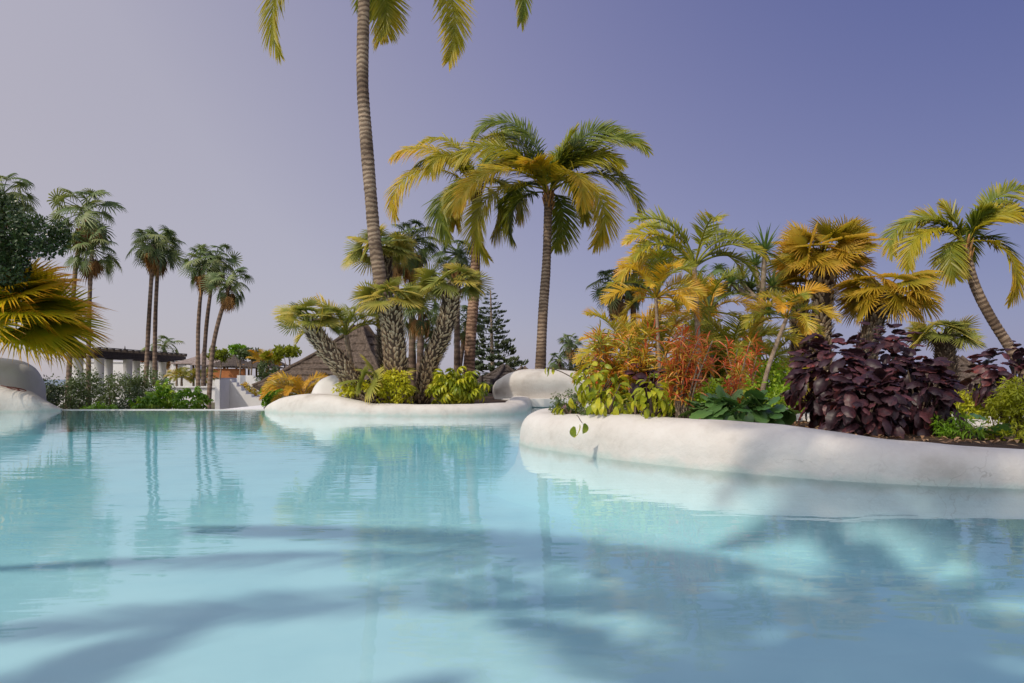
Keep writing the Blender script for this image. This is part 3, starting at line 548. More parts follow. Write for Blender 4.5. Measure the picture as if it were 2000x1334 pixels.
def washingtonia(label, crown, basept, D, rc, lean=None, nl=30, group=None, skirt=10, tr=.13, basez=-2.4, mid=None, matk='washi', D2=None, shown=True):
    top = at(*crown, D); base = at(*basept, D2 or D); base.z = basez
    t = empty('washingtonia_palm', base, label, 'palm tree', group)
    m_ = at(*mid, D) if mid else (top+base)/2
    pts = [base, m_, top]
    trunk_of('trunk', t, base, pts, (tr*1.0, tr*.72), 'bark_w', None, 1.3, ns=9)
    top = top-base
    for i in range(nl):
        f = (i+.5)/nl; e = -50+128*f; a = i*2.39996+RS.randn()*.25
        me = fan_mesh(matk, pet=rc*.60, R_=rc*.36, nseg=16, spread=250, el=round((e+RS.randn()*5)/8)*8, droop=30, tipdrop=.5, seed=i % 4, split=.30, pw=.018)
        obj('leaf', me, t, top+Vector((0, 0, .15*rc*f)), (R(RS.randn()*32), 0, a), .8+.45*RS.rand())
    for i in range(skirt):
        a = i*2.39996; me = fan_mesh('dead', pet=rc*.3, R_=rc*.42, nseg=12, spread=150, el=-56, droop=30, tipdrop=.5, seed=i % 3, split=.6)
        obj('dead_leaf', me, t, top+Vector((math.cos(a)*tr*.6, math.sin(a)*tr*.6, -.1-.06*i*rc*.5)), (R(RS.randn()*10), 0, a), .8+.3*RS.rand())
    return t
WG = 'tall slender palms beyond the overflow edge'
washingtonia('taller of the two slender palms above the yellow fan leaves at left', (168, 420), (128, 760), 34, 1.75, mid=(146, 540), group=WG, nl=32)
washingtonia('shorter of the two slender palms above the yellow fan leaves, trunk upright', (180, 490), (172, 790), 33, 1.35, mid=(174, 620), group=WG, tr=.12)
washingtonia('left trunk of the pair of slender palms standing over the dark pergola', (300, 478), (280, 790), 36, 1.45, mid=(290, 640), group=WG, nl=32)
washingtonia('right trunk of the pair of slender palms standing over the dark pergola', (310, 490), (303, 790), 37, 1.35, mid=(303, 640), group=WG)
washingtonia('leftmost of the three slender palms, over the striped gazebo roof', (398, 520), (389, 790), 35, 1.2, mid=(387, 650), group=WG, nl=28, tr=.12, skirt=14)
washingtonia('middle and tallest of the three slender palms near the gazebo', (421, 510), (393, 790), 36, 1.25, mid=(402, 650), group=WG, tr=.12, skirt=14)
washingtonia('rightmost slender palm of three, its curved trunk crossing the white terrace wall', (448, 558), (404, 800), 31.5, 1.1, mid=(416, 680), group=WG, tr=.12, skirt=12)
washingtonia('palm crown half cut by the left edge above the dark tree', (8, 385), (-20, 790), 28, 1.4, group=WG)
MG = 'slender palms behind the shaggy palms'
washingtonia('green slender palm with orange dead leaves behind the shaggy palms', (803, 478), (806, 790), 24, 1.05, basez=.2, group=MG, skirt=18, nl=34, tr=.14)
washingtonia('slender palm with brown skirt close behind the middle shaggy palm', (770, 495), (786, 790), 23, .9, basez=.2, group=MG, skirt=18, tr=.12)
washingtonia('slender palm crown just left of the pinkish banded trunk', (892, 500), (893, 790), 26, .95, basez=.2, group=MG)
washingtonia('low green palm crown between the two scaly trunks', (822, 600), (820, 790), 22, .95, basez=.2, group=MG, nl=34)
washingtonia('small palm leaning right behind the pinkish banded trunk', (912, 632), (888, 760), 27, .9, basez=.2, mid=(903, 680), group=MG, tr=.12, skirt=6)
washingtonia('lowest palm crown low behind the leaning scaly trunk', (845, 655), (845, 790), 23, .75, basez=.2, group=MG, nl=26)
washingtonia('left palm of the clump at the left end of the golden planting', (1205, 565), (1235, 790), 23, .95, basez=.2, mid=(1222, 640), group='slender palms behind the golden planting', skirt=14)
washingtonia('right palm of the clump behind the orange areca palm', (1236, 545), (1248, 790), 24, .95, basez=.2, mid=(1238, 640), group='slender palms behind the golden planting', skirt=14)
washingtonia('palm crown high behind the orange areca palm', (1282, 505), (1290, 790), 22, .8, basez=.2, group='slender palms behind the golden planting')
washingtonia('dark palm crown behind the tall arching areca palm', (1375, 560), (1375, 790), 18, .8, basez=.2, group='slender palms behind the golden planting')
washingtonia('tiny distant palm seen right of the hollowed mound', (1113, 672), (1117, 750), 42, .85, basez=.2, nl=30, skirt=14, tr=.16)
washingtonia('low grey palm below the tiny distant palm', (1092, 705), (1092, 750), 30, .6, basez=.2, nl=22, skirt=0)
washingtonia('small palm rising behind the dark pergola', (320, 686), (320, 740), 60, 1.9, basez=-2.4, nl=24, skirt=4)

# big yellow fan palm on the left bank, crown beyond the left edge
t = empty('fan_palm', at(-75, 760, 17.4), 'huge yellow and green fan leaves reaching in over the left bank', 'palm tree')
b0 = Vector(t.location); b0.z = .3; t.location = b0
trunk_of('trunk', t, b0, [b0, b0+Vector((0, 0, .5)), at(-50, 640, 17.4)], (.25, .22), 'core', None)
top = at(-40, 628, 17.4)-b0
for i, (az, el, s) in enumerate([(0, 48, 1.15), (350, 34, 1.25), (8, 22, 1.3), (-14, 12, 1.3), (12, 6, 1.3), (-4, -2, 1.3), (-20, -10, 1.15), (16, -8, 1.2), (-30, 40, 1.1), (30, 35, 1.1), (-35, 18, 1.1), (-60, 30, 1), (60, 40, 1), (100, 30, 1), (150, 30, 1), (200, 30, 1), (250, 40, 1), (-45, 0, 1.05), (-10, 62, 1.1), (40, 5, 1.1), (5, 14, 1.35), (-8, 26, 1.3)]):
    me = fan_mesh('fan_front', pet=1.0, R_=1.35, nseg=52, spread=190, el=el+4, droop=10, tipdrop=.16, seed=i % 4, split=.52, fold=.02, pw=.02)
    obj('leaf', me, t, top, (R(RS.randn()*22+(35 if i % 2 else -35)), 0, R(az)), s)

def areca(name, label, crown, D, basez, L, n, matk='areca', trunk=None, tr=.045, el=(5, 80), group=None, droop=85, ll=None, vee=22, hang=.12, azs=None, stems=1, matk2=None, w=None):
    top = at(*crown, D); base = Vector((top.x, top.y, basez)) if trunk is None else at(*trunk, D); base.z = basez
    t = empty(name, base, label, 'palm tree', group)
    if top.z-basez > .25:
        trunk_of('trunk', t, base, [base, (base+top)/2+Vector((RS.randn()*.02, 0, 0)), top], (tr, tr*.8), 'stem', .09, 1.3, ns=8)
    tp = top-base
    for i in range(n):
        e = el[0]+(el[1]-el[0])*(i+.5)/n; a = (i*2.39996 if azs is None else R(azs[i % len(azs)]))+RS.randn()*.15
        me = frond_mesh(matk2 if (matk2 and i % 2) else matk, L=L, el=e, droop=droop, n=44, ll=ll or L*.32, w=w or L*.018, hang=hang, vee=vee, seed=i % 4, pet=.28, rw=.012*L, amin=30, ang0=62, twist=38*math.cos(a))
        obj('frond', me, t, tp, (R(RS.randn()*8), 0, a), .85+.3*RS.rand())
    return t
areca('areca_palm', 'thin-stemmed areca palm in front of the big thatched roof', (676, 655), 16.6, .2, 1.35, 12, 'areca', trunk=(700, 780), tr=.075, azs=[175, 10, 150, 350, 100, 190, 30, 260, 90, 170, 0, 60], el=(35, 88), droop=110)
areca('areca_palm', 'low orange areca clump in front of the thatched hut eave', (592, 778), 19, -.1, 1.15, 16, 'areca_or', azs=[175, 10, 150, 350, 100, 190, 30, 260], el=(25, 85), droop=110, ll=.32)
areca('areca_palm', 'tall arching areca palm with pale trunk above the red croton', (1356, 522), 9.5, .3, 1.12, 14, 'areca', trunk=(1366, 800), tr=.042, azs=[170, 12, 150, 28, 190, -8, 90, 200, 5, 160, 260, 60, 120], el=(30, 82), droop=105, ll=.30)
areca('areca_palm', 'orange areca palm with thin white trunk left of the tall arching one', (1281, 582), 9.2, .3, .72, 16, 'areca_or', trunk=(1292, 800), tr=.026, el=(5, 85), droop=80, ll=.26, matk2='areca')
areca('areca_palm', 'golden areca clump behind the tall arching palm trunk', (1385, 610), 11, .3, .95, 13, 'areca', tr=.03, el=(0, 85), droop=90, ll=.32, matk2='areca_or')
areca('areca_palm', 'dense olive areca clump behind the leafless croton stems', (1430, 700), 10.5, .3, 1.0, 18, 'areca', tr=.03, el=(0, 85), droop=90, ll=.34)
areca('areca_palm', 'golden areca fronds low behind the left croton clump', (1225, 700), 10, .3, .95, 15, 'areca', tr=.03, el=(5, 85), droop=80, ll=.3, matk2='areca_or')
areca('areca_palm', 'amber areca fronds between red croton and orange palm', (1300, 690), 10.2, .3, .9, 13, 'areca_or', tr=.03, el=(5, 85), droop=80, ll=.3, matk2='areca')
areca('areca_palm', 'small areca palm with a slanting pale stem left of the copper leaf shrub', (1536, 622), 9.6, .3, .68, 15, 'areca', trunk=(1478, 790), tr=.035, el=(5, 82), droop=95, ll=.22, matk2='areca_or')
areca('areca_palm', 'small orange palm among the roofs beyond the stairs', (512, 712), 38, -.5, 1.1, 10, 'areca_or', tr=.08, el=(20, 85), droop=60)
areca('areca_palm', 'olive fronds behind the right fan palms', (1500, 720), 12, .3, 1.1, 13, 'areca', tr=.03, el=(0, 80), droop=90)

# screw pine (pandanus) with several heads
t = empty('screw_pine', at(1478, 800, 11.2), 'branching screw pine with spiky heads left of the golden fan palms', 'tree'); b0 = Vector(t.location); b0.z = .25; t.location = b0
heads = [(1494, 492, .62), (1447, 548, .44), (1428, 552, .42), (1466, 565, .42), (1475, 520, .46), (1508, 560, .44), (1498, 610, .4)]
fork = at(1488, 580, 11.2)-b0
g = G(); tube(catmull([(0, 0, 0), tuple(fork*.5+Vector((-.05, 0, 0))), tuple(fork)], 8), np.linspace(.10, .07, 17), 9, g); obj('trunk', g.mesh('trunk', M['ared']), t)
for i, (hx, hy, s) in enumerate(heads):
    h = at(hx, hy, 11.2+RS.randn()*.2)-b0
    g = G(); tube(catmull([tuple(fork), tuple((fork+h)/2+Vector((0, 0, -.08))), tuple(h)], 6), np.linspace(.055, .035, 13), 7, g); obj('limb', g.mesh('limb', M['stem']), t)
    g = G()
    for k in range(60):
        a = k*2.39996; e = R(-25+105*(k/60)); V, F, T = blade(s*.75*(.8+.4*RS.rand()), .035, droop=.25, ns=3, shape='strap')
        mt = Matrix.Rotation(a, 4, 'Z') @ Matrix.Rotation(-e, 4, 'Y'); g.add([mt @ Vector(v) for v in V], F, T)
    obj('leaf_head', g.mesh('leaf_head', M['pand']), t, h)

# ------------------------------------------------------------------ Norfolk pine
t = empty('norfolk_pine', at(963, 740, 44), 'thin layered pine standing against the sky behind the dark hut roof', 'tree'); b0 = Vector(t.location); b0.z = .2; t.location = b0
topz = at(958, 566, 44)-b0
g = tube(catmull([(0, 0, 0), tuple(topz*.5), tuple(topz)], 8), np.linspace(.17, .03, 17), 8); obj('trunk', g.mesh('trunk', M['stem']), t)
def pine_branch(seed):
    rs = np.random.RandomState(seed); g = G(); P = [(x, .06*rs.randn()*x, -.10*x+.14*x*x) for x in np.linspace(0, 1, 7)]
    tube(P, np.linspace(.016, .006, 7), 4, g)
    for k in range(17):
        x = .3+.7*rs.rand()**.8; side = rs.choice([-1, 1]); p0 = Vector((x, 0, -.10*x+.14*x*x)); L_ = .22*(1.25-x)+.06
        d = Vector((.5, side*1.0*rs.rand(), .25+.3*rs.rand())).normalized(); p1 = p0+d*L_
        tube([p0, (p0+p1)/2+Vector((0, 0, -.01)), p1], [.010, .02, .016], 4, g)
        for q in range(3):
            c = p1+Vector(rs.randn(3)*.02); tube([c-d*.03, c+d*.06+Vector((0, 0, .03))], [.026, .010], 4, g)
    g.T = list(rs.rand(len(g.V))); return g.mesh('branch', M['pine'])
PB = [pine_branch(s) for s in range(4)]
for k in range(19):
    f = k/18; z = topz.z*(.10+.90*f); Lb = 1.75*(1-f)**.8*(.75+.4*RS.rand())+.22
    for j in range(6):
        obj('branch', PB[(k+j) % 4], t, (topz.x*z/topz.z, 0, z), (R(RS.randn()*6), R(RS.randn()*5-6*f), j*R(60)+k*.5+RS.randn()*.12), Lb*(.8+.35*RS.rand()))

# ------------------------------------------------------------------ shrubs
def leaf_mesh(kind, i):
    key = ('leaf', kind, i)
    if key in CACHE: return CACHE[key]
    rs = np.random.RandomState(i*17+hash(kind) % 1 + len(kind)); g = G()
    if kind == 'purple':
        n = 9; V, F, T = [], [], []; Q_ = (-1, -.75, -.5, -.25, 0, .25, .5, .75, 1)
        for a_ in range(n+1):
            r = a_/n; wv = .5*.80*math.sin(math.pi*min(1, .10+r*.88))**.75; cx = r; cz = -.42*r**2*(1+.3*rs.rand())
            for q in Q_:
                V.append((cx-.10*abs(q)*(1-r), q*wv*(1+.05*rs.randn()), cz-.30*abs(q)**1.6*wv+.026*math.sin(abs(q)*9-r*22)+.010*rs.randn())); V[-1] = (V[-1][0]+(.03*rs.randn() if abs(q) == 1 else 0), V[-1][1], V[-1][2]); T.append(.35*r+.35*abs(q)+(.25 if r > .9 else 0)+.12*rs.randn())
        for a_ in range(n):
            for q in range(8): b = a_*9+q; F.append((b, b+1, b+10, b+9))
        g.add(V, F, T); mt = 'purple'
    elif kind == 'round':
        n = 20; V = [(0, 0, 0)]; T = [0]; F = []
        for k in range(n+1):
            a = R(-165)+R(330)*k/n
            for r in (.5, 1.0): V.append((.25+r*.55*math.cos(a)*(1 if r < 1 else 1+.05*rs.randn()), r*.55*math.sin(a), .10*(r-.5)+(.035*math.sin(a*9) if r == 1 else 0)-.12*r*r)); T.append(r*.8)
        for k in range(n): b = 1+2*k; F += [(0, b, b+2), (b, b+1, b+3, b+2)]
        g.add(V, F, T); mt = 'round'
    elif kind in ('yg', 'green'):
        V, F, T = blade(1, .52, droop=.75+.3*rs.rand(), fold=.25, ns=5, rs=rs); g.add(V, F, T); mt = kind
    elif kind in ('croton', 'croton_y'):
        for k in range(15):
            V, F, T = blade(.75+.5*rs.rand(), .085, droop=.5+1.2*rs.rand(), fold=.4, ns=4, shape='lance', rs=rs)
            tw = Matrix.Rotation(k*2.4, 4, 'Z') @ Matrix.Rotation(-R(10+70*k/15+rs.randn()*8), 4, 'Y') @ Matrix.Rotation(rs.randn()*.8, 4, 'X'); o_ = rs.rand()*.5; g.add([tw @ Vector(v)+Vector((0, 0, k*.02)) for v in V], F, [t_*.6+o_ for t_ in T])
        mt = kind
    elif kind == 'umbrella':          # schefflera: a ring of hanging leaflets
        for k in range(8):
            V, F, T = blade(1, .30, droop=1.2, fold=.2, ns=4, rs=rs, pet=.05); m_ = Matrix.Rotation(k*R(45)+rs.randn()*.1, 4, 'Z') @ Matrix.Rotation(R(12), 4, 'Y'); g.add([m_ @ Vector(v) for v in V], F, T)
        mt = 'yg'
    elif kind == 'umbrella_g':
        for k in range(8):
            V, F, T = blade(1, .36, droop=1.1, fold=.2, ns=3, rs=rs, pet=.05); m_ = Matrix.Rotation(k*R(45)+rs.randn()*.1, 4, 'Z') @ Matrix.Rotation(R(12), 4, 'Y'); g.add([m_ @ Vector(v) for v in V], F, T)
        mt = 'green'
    elif kind == 'sprig':             # spray of small ovate leaves
        for k in range(9):
            V, F, T = blade(.32, .2, droop=.4, ns=2, rs=rs); s_ = 1 if k % 2 else -1
            m_ = Matrix.Translation((k*.09, 0, -.02*k)) @ Matrix.Rotation(s_*R(60), 4, 'Z') @ Matrix.Rotation(R(-20+rs.randn()*20), 4, 'Y'); g.add([m_ @ Vector(v) for v in V], F, T)
        mt = 'lime'
    CACHE[key] = g.mesh('leaf', M[mt]); return CACHE[key]
def shrub(name, label, cat, c, rad, n, kind, size, D=None, basez=.3, stems=6, stemk='stem_d', droop=0.0, group=None, shell=.55, upright=False, minz=None, stem_top=.8, box=False):
    """leaves as single parts over an uneven ellipsoid, with stems from one foot"""
    base = Vector((c.x, c.y, basez)); t = empty(name, base, label, cat, group); cc = c-base
    tips = []
    for i in range(n):
        d = Vector(RS.randn(3)).normalized(); k = shell+(1-shell)*RS.rand(); q = 1+.30*noise.noise(d*2.1+c)
        p = cc+Vector((d.x*rad[0], d.y*rad[1], d.z*rad[2]))*k*q
        if p.z < .03: p.z = .03+RS.rand()*.2
        yaw = math.atan2(d.y, d.x)+RS.randn()*.6; pitch = (-d.z*.9+droop)+RS.randn()*.3
        if upright: pitch = -R(50)-RS.rand()*.6
        obj('leaf', leaf_mesh(kind, i % 5), t, p, (RS.randn()*.4, pitch, yaw), size*(.65+.6*RS.rand())); tips.append(p)
    g = G()
    for i in range(stems):
        e = tips[int(RS.rand()*len(tips))]; o = Vector((RS.randn()*rad[0]*.12, RS.randn()*rad[1]*.12, 0)); q = e*stem_top; q.z = e.z
        tube(catmull([tuple(o), tuple(Vector((o.x*.5+e.x*.35, o.y*.5+e.y*.35, e.z*.5))), tuple(e)], 5), np.linspace(.016, .006, 11), 5, g)
    o = obj('stems', g.mesh('stems', M[stemk]), t); o['kind'] = 'stuff'
    return t
def vol(x0, y0, x1, y1, D, dy): # ellipsoid from picture box at depth D
    a = at(x0, y0, D); b = at(x1, y1, D); c = (a+b)/2; return c, ((b.x-a.x)/2, dy, (a.z-b.z)/2)
# big copper-leaf shrub: several domes
CG = 'copper leaf shrubs'
for i, (b, n, lab) in enumerate([((1545, 650, 1690, 830), 130, 'left dome of dark purple leaves beside the round green leaves'), ((1660, 625, 1790, 830), 130, 'highest dome of dark purple leaves under the leaning golden palm'),
        ((1620, 720, 1760, 868), 120, 'front low mass of dark purple leaves spilling to the white rim'), ((1735, 690, 1845, 850), 120, 'right dome of dark purple leaves left of the low fan palm')]):
    D = (7.0, 7.2, 6.3, 6.7)[i]; c, r = vol(*b, D, .42); shrub('copper_leaf_shrub', lab, 'shrub', c, r, n+130, 'purple', .132, group=CG, droop=.42, stems=9, basez=.27)
c, r = vol(1900, 672, 2040, 800, 8.2, .5); shrub('copper_leaf_shrub', 'separate copper leaf shrub cut by the right edge below the leaning trunk', 'shrub', c, r, 200, 'purple', .132, group=CG, droop=.4)
c, r = vol(1225, 712, 1300, 765, 8.0, .2); shrub('copper_leaf_shrub', 'small purple-leaved shrub tucked behind the yellow-green vine', 'shrub', c, r, 40, 'purple', .14, droop=.3)
# round leaves
c, r = vol(1350, 765, 1550, 838, 6.75, .35); shrub('leopard_plant', 'low clump of glossy round green leaves on the rim', 'plant', c, r, 120, 'round', .17, stems=14, droop=.55, shell=.3, basez=.33, stemk='petiole')
c, r = vol(1890, 835, 1985, 862, 6.3, .2); shrub('leopard_plant', 'few small round leaves on the soil near the right edge', 'plant', c, r, 14, 'round', .12, stems=5, droop=-.2, shell=.3, basez=.25, stemk='petiole')
# crotons
def croton(label, foot, D, boxp, n, kind, size, stems, basez=.34, group='crotons'):
    c, r = vol(*boxp, D, .32); b = at(*foot, D); b.z = basez
    t = empty('croton', b, label, 'shrub', group); cc = c-b
    for s in range(stems):
        e = cc+Vector((RS.randn()*r[0]*.5, RS.randn()*.14, (RS.rand()*1.7-.75)*r[2])); k = Vector((RS.randn()*.04, RS.randn()*.04, 0))
        P = catmull([tuple(k), tuple(Vector((k.x+e.x*.3, e.y*.3, e.z*.5))), tuple(e)], 6); g = tube(P, np.linspace(.012, .005, len(P)), 6); obj('stem', g.mesh('stem', M['stem']), t)
        m = n//stems
        for i in range(m):
            f = .45+.6*(i+.5)/m; q = P[min(len(P)-1, int(f*(len(P)-1)))]; a = i*2.39996+s; p = Vector(q)+Vector(RS.randn(3)*.03)
            p.z += max(0, f-1)*.1
            obj('leaf_tuft', leaf_mesh(kind, i % 5), t, p, (RS.randn()*.3, RS.randn()*.3, a), size*(.7+.6*RS.rand()))
    return t
croton('tall red and orange croton with bare pale stems on the rim', (1330, 815), 7.0, (1285, 625, 1392, 770), 84, 'croton', .165, 18)
croton('sparse orange croton between the red croton and the copper leaf shrub', (1435, 790), 8.6, (1390, 665, 1480, 770), 28, 'croton', .16, 8)
croton('narrow-leaved yellow and red croton at the left end of the golden planting', (1185, 800), 8.6, (1135, 655, 1240, 770), 84, 'croton_y', .20, 12)
croton('yellow croton in front of the orange areca stem', (1245, 800), 8.2, (1215, 650, 1290, 760), 48, 'croton_y', .19, 8)
croton('low red croton at the foot of the sparse orange one', (1428, 795), 7.6, (1405, 730, 1455, 785), 24, 'croton', .13, 6)
# yellow-green vines
VG = 'yellow-green vine clumps along the planter rim'
for b, n, D, lab in [((1118, 700, 1210, 790), 90, 7.7, 'upper left clump of hanging yellow-green heart leaves'), ((1150, 745, 1240, 815), 80, 7.3, 'low middle clump of yellow-green leaves above the rim'), ((1240, 740, 1310, 825), 70, 6.9, 'yellow-green leaf cluster hanging just left of the red croton'),
                     ((1090, 775, 1130, 825), 26, 8.0, 'small yellow-green cluster at the left tip of the planter')]:
    c, r = vol(*b, D, .25); shrub('vine_clump', lab, 'vine', c, r, n, 'yg', .125, group=VG, droop=.75, stems=8, basez=.36)
# stray vine tip over the mound and three leaves hanging on the wall
t = empty('vine_shoot', at(1190, 790, 7.9), 'lone vine shoot reaching left in front of the hollowed mound', 'vine'); b0 = Vector(t.location)
P = catmull([(0, 0, 0), tuple(at(1140, 752, 7.9)-b0), tuple(at(1098, 727, 7.9)-b0), tuple(at(1068, 718, 7.9)-b0)], 6); obj('stem', tube(P, .006, 5).mesh('stem', M['stem_d']), t)
for k, (x, y) in enumerate([(1068, 718), (1074, 716), (1080, 718), (1068, 722), (1120, 740), (1150, 765)]): obj('leaf', leaf_mesh('yg', k % 5), t, at(x, y, 7.9)-b0, (0, R(55), R(200-60*k)), .09)
t = empty('vine_shoot', at(1128, 818, 7.28), 'three yellow-green leaves hanging over the white planter wall', 'vine'); b0 = Vector(t.location)
P = catmull([(0, .1, .03), (.0, -.05, .03), (.03, -.16, -.03)], 6); obj('stem', tube(P, .004, 5).mesh('stem', M['stem_d']), t)
for k, (x, y) in enumerate([(1122, 833), (1132, 829), (1141, 827)]):
    obj('leaf', leaf_mesh('yg', k % 5), t, at(x, y, 6.8)-b0, (Matrix(((0, 1, 0), (.25, 0, -1), (-1, 0, 0))).to_4x4() @ Matrix.Rotation(R((-14, 4, 16)[k]), 4, 'Z') @ Matrix.Rotation(R(18*(k-1)), 4, 'X')).to_euler(), .165)

def cloud(name, label, cat, boxes, n, size, matk, group=None, basez=-2.2, stems=8, shape='ovate', flowers=0, part='foliage', aspect=.5, stemk='stem_d', dyk=.8, D=None):
    """shrub with small leaves: one foliage part of real leaf faces around branching stems"""
    c0 = boxes[0][0]; base = Vector((c0.x, c0.y, basez)); t = empty(name, base, label, cat, group); g = G(); fl = G(); g2 = G()
    tot = sum(r[0]*r[2] for c, r in boxes)
    for c, r in boxes:
        m = int(n*r[0]*r[2]/tot); nc = max(6, m//26)
        for q in range(nc):
            d = Vector(RS.randn(3)).normalized(); k = .35+.65*RS.rand()**.5; k *= 1+.28*noise.noise(d*2.4+c)
            cp = (c-base)+Vector((d.x*r[0]*k, d.y*r[1]*k, d.z*r[2]*k)); rr = (r[0]*r[2])**.5*.20
            if q % max(1, nc//stems) == 0: tube(catmull([tuple(((c-base).x*.8, (c-base).y, 0)), tuple(Vector((cp.x*.7, cp.y*.7, cp.z*.55))), tuple(cp)], 4), np.linspace(size*.35, size*.08, 9), 5, g2)
            for j in range(26):
                e = Vector(RS.randn(3)).normalized(); p = cp+e*rr*(.4+.6*RS.rand()); s = size*(.6+.7*RS.rand())
                x = (e+Vector((0, 0, -.35))+Vector(RS.randn(3)*.35)).normalized(); y = x.cross(Vector((0, 0, 1))+Vector(RS.randn(3)*.5)).normalized(); z = x.cross(y)
                g.add([p, p+x*s*.5+y*s*aspect*.5+z*s*.06, p+x*s-Vector((0, 0, s*.1)), p+x*s*.5-y*s*aspect*.5+z*s*.06], [(0, 1, 2), (0, 2, 3)], [RS.rand()*.5+.3*max(0, d.z)]*4)
            if flowers and RS.rand() < flowers:
                p = cp+d*rr
                for a in range(5): v = Vector((math.cos(a*1.257), .3, math.sin(a*1.257)))*size*.8; v2 = Vector((math.cos(a*1.257+.6), .3, math.sin(a*1.257+.6)))*size*.5; fl.add([p, p+v, p+v2], [(0, 1, 2)], [.5]*3)
    o = obj(part, g.mesh(part, M[matk], False), t); o['kind'] = 'stuff'
    if g2.V: obj('stems', g2.mesh('stems', M[stemk]), t)['kind'] = 'stuff'
    if fl.V: obj('flowers', fl.mesh('flowers', M['petal'], False), t)['kind'] = 'stuff'
    return t
def B(x0, y0, x1, y1, D, dy): return vol(x0, y0, x1, y1, D, dy)
HG = 'shrubs beyond the overflow edge'
cloud('shrub', 'loose grey-green shrub beyond the left end of the overflow edge', 'shrub', [B(95, 738, 165, 815, 22, .9), B(140, 722, 212, 820, 23, 1)], 7000, .085, 'greygreen', HG)
cloud('shrub', 'tall grey-green shrub beneath the dark pergola', 'shrub', [B(205, 728, 275, 815, 23, 1), B(262, 718, 328, 800, 24, 1)], 7000, .085, 'greygreen', HG)
cloud('shrub', 'dark green shrub close behind the left white mound', 'shrub', [B(66, 738, 108, 800, 20.5, .7)], 1800, .07, 'dark', HG)
cloud('shrub', 'dark shaded shrub beneath the two slender pergola palms', 'shrub', [B(235, 755, 300, 830, 21.5, .7)], 2400, .07, 'dark', HG)
for x0, y0, x1, y1, D, lab in [(258, 768, 305, 815, 20, 'low bright green umbrella-leaf bush behind the overflow edge'), (292, 745, 345, 812, 21, 'taller bright green umbrella-leaf bush beside the low one'),
                               (342, 752, 405, 815, 20.5, 'bright green umbrella-leaf bush in front of the white terrace wall')]:
    c, r = vol(x0, y0, x1, y1, D, .5); shrub('schefflera_bush', lab, 'shrub', c, r, 95, 'umbrella_g', .17, basez=-2.3, group='bright bushes behind the overflow edge', shell=.5, stems=6)
cloud('shrub', 'low lime ground shrub peeping over the overflow edge', 'shrub', [B(165, 788, 230, 815, 19.5, .3)], 1500, .08, 'green', HG)
c, r = vol(835, 722, 945, 792, 15.9, .55); shrub('schefflera_bush', 'large umbrella-leaf bush around the foot of the pinkish trunk', 'shrub', c, r, 170, 'umbrella', .21, basez=.22, shell=.5, stems=10)
c, r = vol(735, 722, 808, 790, 15.7, .5); cloud('shrub', 'small-leaved yellow shrub below the upright scaly trunk', 'shrub', [(c, r), B(655, 748, 740, 772, 15.8, .2)], 3600, .085, 'lime', basez=.22, stemk='stem')
shaggy_palm('fan_palm', 'young stemless fan palm sprouting under the leaning trunk', [at(732, 752, 15.9), at(732, 775, 15.9), at(732, 790, 15.9)], (.08, .07), 14, .85, 'fan', basez=.2, el=(10, 78), tipdrop=.1, bsz=.05)
cloud('lantana_bush', 'flowering low shrub with pink blooms at the left tip of the planter', 'shrub', [B(1072, 765, 1150, 822, 8.3, .3), B(1130, 790, 1230, 822, 7.6, .2)], 3800, .032, 'greygreen', basez=.35, flowers=.12)
cloud('shrub', 'dark leafy undergrowth below the golden planting', 'shrub', [B(1300, 745, 1560, 815, 8.4, .3), B(1200, 730, 1330, 815, 9, .3), B(1440, 700, 1560, 800, 10, .4)], 6500, .075, 'green', basez=.3)
cloud('shrub', 'dull olive undergrowth under the tall areca palms', 'shrub', [B(1130, 690, 1300, 800, 11, .5), B(1300, 640, 1450, 800, 11.8, .5)], 6500, .12, 'areca', basez=.24)
cloud('shrub', 'yellow-green shrub with narrow leaves at the right edge', 'shrub', [B(1950, 740, 2040, 850, 7.0, .35)], 4200, .055, 'yg', basez=.25, aspect=.3)
cloud('shrub', 'light green shrub behind the low fan palm and copper leaves', 'shrub', [B(1850, 760, 1960, 820, 8.6, .3)], 2600, .06, 'lime', basez=.25, aspect=.35)
cloud('shrub', 'thin dark-leaved plant on the soil right of the copper leaf shrub', 'shrub', [B(1825, 805, 1915, 865, 6.3, .2)], 900, .06, 'green', basez=.25, aspect=.22)
cloud('shrub', 'low sparse plant under the yellow-green shrub at the right edge', 'shrub', [B(1940, 825, 2030, 868, 6.1, .2)], 600, .05, 'yg', basez=.25, aspect=.3)
cloud('shrub', 'leafy bush below the thatched hut eave beside the post', 'shrub', [B(512, 752, 548, 800, 21.5, .5)], 1800, .09, 'green', HG)
cloud('shrub', 'dark bush under the thatched hut behind the orange areca', 'shrub', [B(545, 765, 640, 800, 21, .5)], 1800, .08, 'dark', basez=-.2)
cloud('shrub', 'bush at the foot of the far dark hut', 'shrub', [B(900, 740, 960, 790, 24, .5)], 1500, .09, 'green', basez=.2)
cloud('shrub', 'grey foliage right of the hollowed mound under the tiny distant palm', 'shrub', [B(1105, 690, 1165, 740, 26, .6)], 1800, .10, 'greygreen', basez=.2)
